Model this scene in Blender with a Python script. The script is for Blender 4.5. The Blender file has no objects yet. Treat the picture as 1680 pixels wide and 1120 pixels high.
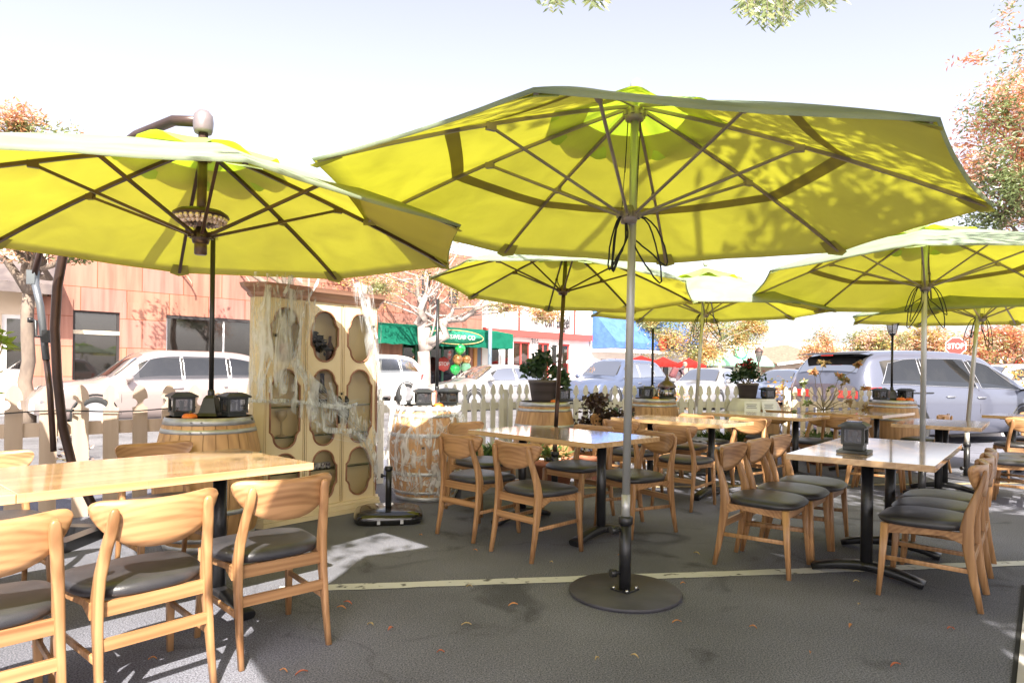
import bpy, bmesh, math, random
from math import sin, cos, pi, radians, sqrt, atan2
from mathutils import Vector, Matrix, Euler, noise

SC = bpy.context.scene
COL = SC.collection

# ------------------------------------------------------------------ camera
F, YH, ROLL, H = 1073.0, 610.0, 0.012, 1.22      # focal length (px of a 1680 wide frame), horizon row, roll, eye height
cam = bpy.data.cameras.new('camera'); camo = bpy.data.objects.new('camera', cam); COL.objects.link(camo)
cam.sensor_width = 36; cam.lens = F * 36 / 1680; cam.shift_y = (YH - 560) / 1680
cam.clip_start = 0.05; cam.clip_end = 600
camo.location = (0, 0, H)
camo.matrix_world = Matrix.Translation((0, 0, H)) @ Euler((pi / 2, 0, 0)).to_matrix().to_4x4() @ Matrix.Rotation(ROLL, 4, 'Z')
SC.camera = camo

# ------------------------------------------------------------------ light
SUN_EL, SUN_AZ = radians(43), radians(-8)          # the sun stands behind the camera, a little to the left
w = bpy.data.worlds.new('World'); SC.world = w; w.use_nodes = True
wn = w.node_tree; bg = wn.nodes['Background']; bg.inputs['Strength'].default_value = 0.15
sky = wn.nodes.new('ShaderNodeTexSky'); sky.sky_type = 'NISHITA'; sky.sun_disc = False
sky.sun_elevation = SUN_EL; sky.sun_rotation = pi + SUN_AZ; sky.dust_density = 3.0; sky.air_density = 1.0; sky.ozone_density = 1.0
hs = wn.nodes.new('ShaderNodeHueSaturation'); hs.inputs['Saturation'].default_value = .42; hs.inputs['Value'].default_value = .68
tint = wn.nodes.new('ShaderNodeMix'); tint.data_type = 'RGBA'; tint.blend_type = 'MULTIPLY'; tint.inputs[0].default_value = 1; tint.inputs[7].default_value = (1, .95, .985, 1)   # faint lavender veil of high haze
wn.links.new(sky.outputs[0], hs.inputs['Color']); wn.links.new(hs.outputs[0], tint.inputs[6]); wn.links.new(tint.outputs[2], bg.inputs[0])
sl = bpy.data.lights.new('sun', 'SUN'); sl.energy = 4.3; sl.angle = radians(0.5); sl.color = (1, 0.93, 0.82)
slo = bpy.data.objects.new('sun', sl); COL.objects.link(slo)
sdir = Vector((sin(SUN_AZ) * cos(SUN_EL), cos(SUN_AZ) * cos(SUN_EL), -sin(SUN_EL)))
slo.rotation_euler = sdir.to_track_quat('-Z', 'Y').to_euler(); slo.location = (0, -10, 10)
SC.view_settings.view_transform = 'Standard'; SC.view_settings.look = 'None'
SC.view_settings.gamma = 1; SC.view_settings.exposure = 1.85
SC.cycles.max_bounces = 6; SC.cycles.transparent_max_bounces = 12
SC.cycles.use_denoising = True

# ------------------------------------------------------------------ where things stand
def yh(x): return YH + ROLL * (x - 840)
def ray(x, y):
    dx, dy = x - 840, y - YH; c, s = cos(ROLL), sin(ROLL)
    return (c * dx + s * dy) / F, -(-s * dx + c * dy) / F
def at(x, y, z=0.0):
    u, v = ray(x, y); t = (z - H) / v
    return Vector((u * t, t, z))
def pd(x, y, d):
    u, v = ray(x, y)
    return Vector((u * d, d, H + v * d))

# ------------------------------------------------------------------ materials
MATS = {}
def mat(name, col=(.5, .5, .5), rough=.6, metal=0., spec=.5, **k):
    if name in MATS: return MATS[name]
    m = bpy.data.materials.new(name); m.use_nodes = True; MATS[name] = m
    b = m.node_tree.nodes['Principled BSDF']
    b.inputs['Base Color'].default_value = (*col, 1); b.inputs['Roughness'].default_value = rough
    b.inputs['Metallic'].default_value = metal; b.inputs['Specular IOR Level'].default_value = spec
    if 'coat' in k: b.inputs['Coat Weight'].default_value = k['coat']; b.inputs['Coat Roughness'].default_value = k.get('coatr', .1)
    if 'trans' in k: b.inputs['Transmission Weight'].default_value = k['trans']
    if 'alpha' in k: b.inputs['Alpha'].default_value = k['alpha']
    return m
def N(m, t, **kw):
    n = m.node_tree.nodes.new(t)
    for k, v in kw.items():
        if k in n.inputs: n.inputs[k].default_value = v
        else: setattr(n, k, v)
    return n
def L(m, a, b): m.node_tree.links.new(a, b)
def ramp(m, stops, fac):
    r = N(m, 'ShaderNodeValToRGB'); e = r.color_ramp.elements
    while len(e) < len(stops): e.new(.5)
    for i, (p, c) in enumerate(stops): e[i].position = p; e[i].color = (*c, 1)
    L(m, fac, r.inputs[0]); return r
def varied(name, c1, c2, scale=6, rough=.6, bump=0., bscale=60, stretch=(1, 1, 1), detail=5, metal=0., coat=0., lo=.35, hi=.65, spec=.5, rnd=.0):
    """base colour wandering between two tones, with a fine bump"""
    if name in MATS: return MATS[name]
    m = mat(name, c1, rough, metal, spec, coat=coat); b = m.node_tree.nodes['Principled BSDF']
    tc = N(m, 'ShaderNodeTexCoord'); mp = N(m, 'ShaderNodeMapping'); mp.inputs['Scale'].default_value = stretch
    oi = N(m, 'ShaderNodeObjectInfo'); ad = N(m, 'ShaderNodeVectorMath', operation='ADD')
    sc = N(m, 'ShaderNodeVectorMath', operation='SCALE'); sc.inputs['Scale'].default_value = 9
    cb = N(m, 'ShaderNodeCombineXYZ'); L(m, oi.outputs['Random'], cb.inputs[0]); L(m, oi.outputs['Random'], cb.inputs[1]); L(m, oi.outputs['Random'], cb.inputs[2])
    L(m, cb.outputs[0], sc.inputs[0]); L(m, tc.outputs['Object'], ad.inputs[0]); L(m, sc.outputs[0], ad.inputs[1]); L(m, ad.outputs[0], mp.inputs[0])
    n = N(m, 'ShaderNodeTexNoise', Scale=scale, Detail=detail); L(m, mp.outputs[0], n.inputs['Vector'])
    r = ramp(m, [(lo, c1), (hi, c2)], n.outputs[0])
    out = r.outputs[0]
    if rnd:
        hs = N(m, 'ShaderNodeHueSaturation'); mr = N(m, 'ShaderNodeMapRange'); mr.inputs['To Min'].default_value = 1 - rnd; mr.inputs['To Max'].default_value = 1 + rnd
        L(m, oi.outputs['Random'], mr.inputs[0]); L(m, mr.outputs[0], hs.inputs['Value']); L(m, out, hs.inputs['Color']); out = hs.outputs[0]
    L(m, out, b.inputs['Base Color'])
    if bump:
        n2 = N(m, 'ShaderNodeTexNoise', Scale=bscale, Detail=4); L(m, mp.outputs[0], n2.inputs['Vector'])
        bp = N(m, 'ShaderNodeBump', Strength=bump, Distance=.01); L(m, n2.outputs[0], bp.inputs['Height']); L(m, bp.outputs[0], b.inputs['Normal'])
    return m
def wood(name, c1, c2, rough=.45, axis=0, coat=.15, grain=14, planks=0., rnd=.12):
    """long streaky grain along one object axis, growth rings, each object its own cut; optional edge-glued staves"""
    if name in MATS: return MATS[name]
    m = mat(name, c1, rough, coat=coat, coatr=.08); b = m.node_tree.nodes['Principled BSDF']
    tc = N(m, 'ShaderNodeTexCoord'); oi = N(m, 'ShaderNodeObjectInfo')
    ad = N(m, 'ShaderNodeVectorMath', operation='ADD'); sc = N(m, 'ShaderNodeVectorMath', operation='SCALE'); sc.inputs['Scale'].default_value = 7
    cb = N(m, 'ShaderNodeCombineXYZ')
    for i in range(3): L(m, oi.outputs['Random'], cb.inputs[i])
    L(m, cb.outputs[0], sc.inputs[0]); L(m, tc.outputs['Object'], ad.inputs[0]); L(m, sc.outputs[0], ad.inputs[1])
    mp = N(m, 'ShaderNodeMapping'); s = [grain, grain, grain]; s[axis] = grain * .07; mp.inputs['Scale'].default_value = s
    L(m, ad.outputs[0], mp.inputs[0])
    n = N(m, 'ShaderNodeTexNoise', Scale=1.0, Detail=7, Distortion=.6); L(m, mp.outputs[0], n.inputs['Vector'])
    wv = N(m, 'ShaderNodeTexWave', Scale=.9, Distortion=5.0, Detail=3); wv.wave_type = 'RINGS'; L(m, mp.outputs[0], wv.inputs['Vector'])
    mx = N(m, 'ShaderNodeMix'); mx.inputs[0].default_value = .13; L(m, n.outputs[0], mx.inputs[2]); L(m, wv.outputs['Fac'], mx.inputs[3])
    r = ramp(m, [(.3, c2), (.62, c1)], mx.outputs[0]); out = r.outputs[0]
    if planks:
        br = N(m, 'ShaderNodeTexBrick', Scale=1.0); br.offset = .4
        br.inputs['Brick Width'].default_value = .42; br.inputs['Row Height'].default_value = planks; br.inputs['Mortar Size'].default_value = .0006
        br.inputs['Color1'].default_value = (.86, .86, .86, 1); br.inputs['Color2'].default_value = (1.1, 1.1, 1.1, 1); br.inputs['Mortar'].default_value = (.75, .7, .65, 1)
        L(m, ad.outputs[0], br.inputs['Vector'])
        mm = N(m, 'ShaderNodeMix'); mm.data_type = 'RGBA'; mm.blend_type = 'MULTIPLY'; mm.inputs[0].default_value = 1
        L(m, out, mm.inputs[6]); L(m, br.outputs['Color'], mm.inputs[7]); out = mm.outputs[2]
    hs = N(m, 'ShaderNodeHueSaturation'); mr = N(m, 'ShaderNodeMapRange'); mr.inputs['To Min'].default_value = 1 - rnd; mr.inputs['To Max'].default_value = 1 + rnd
    L(m, oi.outputs['Random'], mr.inputs[0]); L(m, mr.outputs[0], hs.inputs['Value']); L(m, out, hs.inputs['Color']); L(m, hs.outputs[0], b.inputs['Base Color'])
    bp = N(m, 'ShaderNodeBump', Strength=.12, Distance=.004); L(m, n.outputs[0], bp.inputs['Height']); L(m, bp.outputs[0], b.inputs['Normal'])
    return m
def leafmat(name, c, c2=None, tr=.45):
    if name in MATS: return MATS[name]
    c2 = c2 or tuple(x * .6 for x in c)
    m = bpy.data.materials.new(name); m.use_nodes = True; MATS[name] = m; nt = m.node_tree
    nt.nodes.remove(nt.nodes['Principled BSDF']); out = nt.nodes['Material Output']
    tc = N(m, 'ShaderNodeTexCoord'); n = N(m, 'ShaderNodeTexNoise', Scale=2.2, Detail=5); L(m, tc.outputs['Object'], n.inputs['Vector'])
    r = ramp(m, [(.38, c2), (.62, c)], n.outputs[0])
    d = N(m, 'ShaderNodeBsdfDiffuse'); t = N(m, 'ShaderNodeBsdfTranslucent'); g = N(m, 'ShaderNodeBsdfGlossy', Roughness=.4)
    L(m, r.outputs[0], d.inputs[0]); L(m, r.outputs[0], t.inputs[0])
    x = N(m, 'ShaderNodeMixShader'); x.inputs[0].default_value = tr; L(m, d.outputs[0], x.inputs[1]); L(m, t.outputs[0], x.inputs[2])
    y = N(m, 'ShaderNodeMixShader'); y.inputs[0].default_value = .06; L(m, x.outputs[0], y.inputs[1]); L(m, g.outputs[0], y.inputs[2]); L(m, y.outputs[0], out.inputs[0])
    return m
def fabric(name, top, thru, tr=.55, weave=420, stain=.25, under=None):
    if name in MATS: return MATS[name]
    m = bpy.data.materials.new(name); m.use_nodes = True; MATS[name] = m; nt = m.node_tree
    nt.nodes.remove(nt.nodes['Principled BSDF']); out = nt.nodes['Material Output']
    tc = N(m, 'ShaderNodeTexCoord'); n = N(m, 'ShaderNodeTexNoise', Scale=3.0, Detail=6, Distortion=.8); L(m, tc.outputs['Object'], n.inputs['Vector'])
    r1 = ramp(m, [(.3, tuple(x * (1 - stain) for x in top)), (.6, top)], n.outputs[0]); r2 = ramp(m, [(.3, tuple(x * (1 - stain) for x in thru)), (.6, thru)], n.outputs[0])
    d = N(m, 'ShaderNodeBsdfDiffuse'); t = N(m, 'ShaderNodeBsdfTranslucent')
    L(m, r1.outputs[0], d.inputs[0]); L(m, r2.outputs[0], t.inputs[0])
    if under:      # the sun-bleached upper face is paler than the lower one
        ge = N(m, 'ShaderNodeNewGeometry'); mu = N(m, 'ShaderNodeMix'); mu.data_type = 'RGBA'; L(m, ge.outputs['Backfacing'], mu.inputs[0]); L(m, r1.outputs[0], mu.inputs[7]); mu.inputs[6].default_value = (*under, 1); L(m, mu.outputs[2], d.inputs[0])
    wn_ = N(m, 'ShaderNodeTexNoise', Scale=9, Detail=4); L(m, tc.outputs['Object'], wn_.inputs['Vector'])
    bp = N(m, 'ShaderNodeBump', Strength=.25, Distance=.02); L(m, wn_.outputs[0], bp.inputs['Height'])
    L(m, bp.outputs[0], d.inputs['Normal']); L(m, bp.outputs[0], t.inputs['Normal'])
    x = N(m, 'ShaderNodeMixShader'); x.inputs[0].default_value = tr; L(m, d.outputs[0], x.inputs[1]); L(m, t.outputs[0], x.inputs[2]); L(m, x.outputs[0], out.inputs[0])
    return m
def webmat(name, lo=.45, hi=.75, dens=.8, scale=7, stretch=(1, 1, 1)):
    if name in MATS: return MATS[name]
    m = bpy.data.materials.new(name); m.use_nodes = True; MATS[name] = m; nt = m.node_tree
    nt.nodes.remove(nt.nodes['Principled BSDF']); out = nt.nodes['Material Output']
    tc = N(m, 'ShaderNodeTexCoord'); mp = N(m, 'ShaderNodeMapping'); mp.inputs['Scale'].default_value = stretch; L(m, tc.outputs['Object'], mp.inputs[0])
    n = N(m, 'ShaderNodeTexNoise', Scale=scale, Detail=8, Distortion=1.2); L(m, mp.outputs[0], n.inputs['Vector'])
    r = ramp(m, [(lo, (0, 0, 0)), (hi, (dens,) * 3)], n.outputs[0])
    d = N(m, 'ShaderNodeBsdfDiffuse'); d.inputs[0].default_value = (.85, .87, .88, 1); t = N(m, 'ShaderNodeBsdfTranslucent'); t.inputs[0].default_value = (.85, .87, .88, 1)
    a = N(m, 'ShaderNodeMixShader'); a.inputs[0].default_value = .4; L(m, d.outputs[0], a.inputs[1]); L(m, t.outputs[0], a.inputs[2])
    tr = N(m, 'ShaderNodeBsdfTransparent'); x = N(m, 'ShaderNodeMixShader'); L(m, r.outputs[0], x.inputs[0]); L(m, tr.outputs[0], x.inputs[1]); L(m, a.outputs[0], x.inputs[2]); L(m, x.outputs[0], out.inputs[0])
    return m
def glassmat(name, tint=(.8, .85, .85), refl=.25, clear=.6, rough=.03):
    """window glass: some mirror, some see-through"""
    if name in MATS: return MATS[name]
    m = bpy.data.materials.new(name); m.use_nodes = True; MATS[name] = m; nt = m.node_tree
    nt.nodes.remove(nt.nodes['Principled BSDF']); out = nt.nodes['Material Output']
    g = N(m, 'ShaderNodeBsdfGlossy', Roughness=rough); t = N(m, 'ShaderNodeBsdfTransparent'); t.inputs[0].default_value = (*tint, 1)
    d = N(m, 'ShaderNodeBsdfDiffuse'); d.inputs[0].default_value = (*[x * .10 for x in tint], 1)
    a = N(m, 'ShaderNodeMixShader'); a.inputs[0].default_value = clear; L(m, d.outputs[0], a.inputs[1]); L(m, t.outputs[0], a.inputs[2])
    f = N(m, 'ShaderNodeFresnel'); f.inputs[0].default_value = 1.5; ma = N(m, 'ShaderNodeMath', operation='MAXIMUM'); ma.inputs[1].default_value = refl; L(m, f.outputs[0], ma.inputs[0])
    x = N(m, 'ShaderNodeMixShader'); L(m, ma.outputs[0], x.inputs[0]); L(m, a.outputs[0], x.inputs[1]); L(m, g.outputs[0], x.inputs[2]); L(m, x.outputs[0], out.inputs[0])
    return m

# ------------------------------------------------------------------ mesh builder
class MB:
    def __init__(s): s.v = []; s.f = []; s.m = []; s.sm = []
    def add(s, vs, fs, mi=0, sm=False):
        o = len(s.v); s.v += [tuple(p) for p in vs]
        for f in fs: s.f.append([i + o for i in f]); s.m.append(mi); s.sm.append(sm)
        return s
    def box(s, c, d, rz=0, M=None, mi=0, bev=0):
        x, y, z = [q / 2 for q in d]
        if bev:
            b = min(bev, x * .9, y * .9, z * .9)
            pts = []
            for sz in (-1, 1):
                for (ix, iy, iz) in ((x - b, y - b, z), (x, y, z - b)):
                    pass
            bm = bmesh.new(); bmesh.ops.create_cube(bm, size=1)
            for v in bm.verts: v.co = Vector((v.co.x * d[0], v.co.y * d[1], v.co.z * d[2]))
            bmesh.ops.bevel(bm, geom=bm.edges[:], offset=b, segments=2, affect='EDGES', profile=.6)
            vs = [v.co.copy() for v in bm.verts]; fs = [[v.index for v in f.verts] for f in bm.faces]; bm.free()
        else:
            vs = [Vector((i * x, j * y, k * z)) for k in (-1, 1) for j in (-1, 1) for i in (-1, 1)]
            fs = [(0, 2, 3, 1), (4, 5, 7, 6), (0, 1, 5, 4), (2, 6, 7, 3), (0, 4, 6, 2), (1, 3, 7, 5)]
        R = M if M is not None else Matrix.Rotation(rz, 3, 'Z')
        return s.add([R @ v + Vector(c) for v in vs], fs, mi)
    def prism(s, poly, z0, z1, mi=0, M=None):
        n = len(poly); vs = [Vector((x, y, z0)) for x, y in poly] + [Vector((x, y, z1)) for x, y in poly]
        if M: vs = [M @ v for v in vs]
        return s.add(vs, [list(range(n))[::-1], list(range(n, 2 * n))] + [(i, (i + 1) % n, n + (i + 1) % n, n + i) for i in range(n)], mi)
    def tube(s, pts, r, n=8, mi=0, caps=True, sm=True, sq=None):
        """round tube along points; r one radius or a list; sq=(a,b) gives an oblong section"""
        pts = [Vector(p) for p in pts]; k = len(pts); rs = r if isinstance(r, (list, tuple)) else [r] * k
        vs = []; up = None
        for i, p in enumerate(pts):
            t = (pts[min(i + 1, k - 1)] - pts[max(i - 1, 0)]).normalized()
            if up is None: up = Vector((0, 0, 1)) if abs(t.z) < .9 else Vector((0, 1, 0))
            a = t.cross(up).normalized(); b = a.cross(t).normalized(); up = b
            for j in range(n):
                an = 2 * pi * (j + .5) / n; ca, sa = cos(an), sin(an)
                if sq: ca, sa = ca * sq[0] / rs[i], sa * sq[1] / rs[i]
                vs.append(p + (a * ca + b * sa) * rs[i])
        fs = [(i * n + j, i * n + (j + 1) % n, (i + 1) * n + (j + 1) % n, (i + 1) * n + j) for i in range(k - 1) for j in range(n)]
        s.add(vs, fs, mi, sm)
        if caps:
            o = len(s.v) - k * n
            s.f.append([o + j for j in range(n)][::-1]); s.m.append(mi); s.sm.append(False)
            s.f.append([o + (k - 1) * n + j for j in range(n)]); s.m.append(mi); s.sm.append(False)
        return s
    def lathe(s, prof, n=24, c=(0, 0, 0), mi=0, sm=True, M=None):
        c = Vector(c); vs = []
        for (r, z) in prof:
            for j in range(n):
                a = 2 * pi * j / n; p = Vector((r * cos(a), r * sin(a), z)); vs.append((M @ p if M else p) + c)
        k = len(prof)
        fs = [(i * n + j, i * n + (j + 1) % n, (i + 1) * n + (j + 1) % n, (i + 1) * n + j) for i in range(k - 1) for j in range(n)]
        s.add(vs, fs, mi, sm); o = len(s.v) - k * n
        if prof[0][0] > 1e-4: s.f.append([o + j for j in range(n)][::-1]); s.m.append(mi); s.sm.append(False)
        if prof[-1][0] > 1e-4: s.f.append([o + (k - 1) * n + j for j in range(n)]); s.m.append(mi); s.sm.append(False)
        return s
    def grid(s, fn, nu, nv, mi=0, sm=True, closeu=False):
        vs = [fn(i / nu, j / nv) for j in range(nv + 1) for i in range(nu + (0 if closeu else 1))]
        W = nu + (0 if closeu else 1)
        fs = [(j * W + i, j * W + (i + 1) % W, (j + 1) * W + (i + 1) % W, (j + 1) * W + i) for j in range(nv) for i in range(nu)]
        return s.add(vs, fs, mi, sm)
    def xf(s, M): s.v = [tuple(M @ Vector(p)) for p in s.v]; return s
    def mesh(s, name, mats):
        me = bpy.data.meshes.new(name); me.from_pydata(s.v, [], s.f); me.validate(); me.update()
        for q in (mats if isinstance(mats, (list, tuple)) else [mats]): me.materials.append(q)
        if len(me.polygons) == len(s.m):
            me.polygons.foreach_set('material_index', s.m); me.polygons.foreach_set('use_smooth', s.sm)
        return me
    def build(s, name, mats, parent=None, label=None):
        o = bpy.data.objects.new(name, s.mesh(name, mats)); COL.objects.link(o); o.parent = parent
        if label: o['label'] = label
        return o
def norm_out(o):
    bm = bmesh.new(); bm.from_mesh(o.data); bmesh.ops.recalc_face_normals(bm, faces=bm.faces[:]); bm.to_mesh(o.data); bm.free(); return o
def weld(o, d=.0008):
    bm = bmesh.new(); bm.from_mesh(o.data); bmesh.ops.remove_doubles(bm, verts=bm.verts[:], dist=d); bm.to_mesh(o.data); bm.free(); return o
def thing(name, label, cat, loc=(0, 0, 0), rz=0, group=None):
    o = bpy.data.objects.new(name, None); COL.objects.link(o); o.location = loc; o.rotation_euler = (0, 0, rz); o.empty_display_size = .1
    o['label'] = label; o['category'] = cat
    if group: o['group'] = group
    return o
def tag(o, label, cat, group=None, kind=None):
    o['label'] = label
    if cat: o['category'] = cat
    if group: o['group'] = group
    if kind: o['kind'] = kind
    return o
def struct(o, label=None):
    o['kind'] = 'structure'
    if label: o['label'] = label
    return o
def dup(root, loc, rz=0, label=None, group=None, scale=None):
    r = root.copy(); COL.objects.link(r); r.location = loc; r.rotation_euler = (0, 0, rz)
    if label: r['label'] = label
    if group: r['group'] = group
    if scale: r.scale = (scale,) * 3
    for ch in KIDS(root):
        c = ch.copy(); COL.objects.link(c); c.parent = r
        for g in KIDS(ch):
            d = g.copy(); COL.objects.link(d); d.parent = c
    return r
def KIDS(o): return [c for c in bpy.data.objects if c.parent == o]
def text(body, size, M, m, parent, name='lettering', ext=.01, align='CENTER', sx=1, bold=0):
    cu = bpy.data.curves.new(name, 'FONT'); cu.body = body; cu.size = size; cu.extrude = ext; cu.align_x = align; cu.align_y = 'CENTER'; cu.offset = bold
    cu.materials.append(m); o = bpy.data.objects.new(name, cu); COL.objects.link(o)
    dg = bpy.context.evaluated_depsgraph_get(); me = bpy.data.meshes.new_from_object(o.evaluated_get(dg)); bpy.data.objects.remove(o)
    me.materials.clear(); me.materials.append(m)
    me.transform(M @ Matrix.Diagonal((sx, 1, 1, 1))); q = bpy.data.objects.new(name, me); COL.objects.link(q); q.parent = parent
    return q
def loft(mb, pts, sizes, side=Vector((1, 0, 0)), mi=0, rd=.35, sm=True):
    """rounded-rectangle section (half sizes a across, b the other way) carried along points"""
    pts = [Vector(p) for p in pts]; k = len(pts); vs = []; n = 12
    for i, p in enumerate(pts):
        t = (pts[min(i + 1, k - 1)] - pts[max(i - 1, 0)]).normalized(); a = (side - t * side.dot(t)).normalized(); b = t.cross(a)
        ha, hb = sizes[i]; r = rd * min(ha, hb)
        for (qx, qy) in ((1, 1), (-1, 1), (-1, -1), (1, -1)):
            for q in range(3):
                an = {(1, 1): 0, (-1, 1): pi / 2, (-1, -1): pi, (1, -1): 1.5 * pi}[(qx, qy)] + q * pi / 4
                vs.append(p + a * (qx * (ha - r) + r * cos(an)) + b * (qy * (hb - r) + r * sin(an)))
    fs = [(i * n + j, i * n + (j + 1) % n, (i + 1) * n + (j + 1) % n, (i + 1) * n + j) for i in range(k - 1) for j in range(n)]
    mb.add(vs, fs, mi, sm); o = len(mb.v) - k * n
    mb.f += [[o + j for j in range(n)][::-1], [o + (k - 1) * n + j for j in range(n)]]; mb.m += [mi, mi]; mb.sm += [False, False]
    return mb
def foliage(mb, blobs, n, size, nm, rnd, aspect=.42, droop=.0, curl=.25, shell=.55, pick=None):
    """leaf-sized two-facet leaves spread through ellipsoids; nm = how many leaf tones"""
    for _ in range(n):
        c, r = rnd.choice(blobs) if pick is None else pick(rnd)
        d = Vector((rnd.gauss(0, 1), rnd.gauss(0, 1), rnd.gauss(0, 1))).normalized(); q = shell + (1 - shell) * rnd.random()
        if rnd.random() < .25: q *= rnd.random()
        p = Vector(c) + Vector((d.x * r[0], d.y * r[1], d.z * r[2])) * q
        nz = noise.noise(p * 1.7)
        if nz < -.18 and rnd.random() < .8: continue
        s = size * rnd.uniform(.6, 1.3)
        ax = Vector((rnd.gauss(0, 1), rnd.gauss(0, 1), rnd.gauss(0, .6) - droop)).normalized(); sd = ax.cross(Vector((rnd.gauss(0, 1), rnd.gauss(0, 1), rnd.gauss(0, 1)))).normalized(); up = ax.cross(sd)
        w = s * aspect * .5
        v = [p, p + ax * s * .45 + sd * w + up * s * curl * .3, p + ax * s, p + ax * s * .45 - sd * w + up * s * curl * .3]
        mb.add(v, [(0, 1, 2), (0, 2, 3)], min(nm - 1, int((noise.noise(p * .9 + Vector((5, 3, 1))) + .5 + rnd.uniform(-.25, .25)) * nm)) if nm > 1 else 0)
    return mb

# ------------------------------------------------------------------ shared materials
M_wood = wood('oak', (.45, .245, .112), (.225, .105, .042), axis=2, rough=.4)
M_woodx = wood('oak_across', (.45, .245, .112), (.225, .105, .042), axis=0, rough=.4, grain=16)
M_top = wood('butcher_block', (.62, .41, .22), (.46, .27, .125), axis=0, rough=.16, coat=1., planks=.06, grain=10)
M_topedge = M_top
M_vinyl = varied('black_vinyl', (.030, .030, .035), (.048, .046, .052), 9, .38, .15, 220, spec=.6, rnd=.25)
M_black = varied('black_iron', (.010, .010, .012), (.02, .02, .022), 8, .32, .1, 120)
M_blackmat = varied('black_plate', (.035, .034, .042), (.06, .058, .07), 5, .5, .15, 60)
M_alu = varied('brushed_pole', (.46, .46, .45), (.56, .56, .55), 4, .35, 0, metal=.45, stretch=(1, 1, .1))
M_rib = varied('grey_rib', (.24, .20, .18), (.34, .29, .26), 6, .4, 0, metal=.3)
M_brown = varied('brown_pole', (.055, .035, .03), (.10, .06, .048), 3, .3, 0, metal=.4)
M_blade = varied('cord_black', (.01, .01, .01), (.015, .015, .015), 5, .6)
M_hoop = varied('galvanised_hoop', (.36, .36, .37), (.52, .52, .52), 9, .42, .1, 40, metal=.6)
M_stave = wood('barrel_oak', (.50, .29, .13), (.30, .155, .065), axis=2, rough=.55, coat=0, grain=8)
M_white = mat('white_paint', (.8, .8, .78), .5)
M_chrome = mat('chrome', (.7, .7, .7), .15, .9)
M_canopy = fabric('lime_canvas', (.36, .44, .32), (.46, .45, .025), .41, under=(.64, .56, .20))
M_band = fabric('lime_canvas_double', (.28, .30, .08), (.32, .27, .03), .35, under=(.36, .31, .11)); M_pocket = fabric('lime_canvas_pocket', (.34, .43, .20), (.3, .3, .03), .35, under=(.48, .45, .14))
M_vent = fabric('lime_canvas_vent', (.42, .58, .20), (.50, .66, .03), .5)

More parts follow.
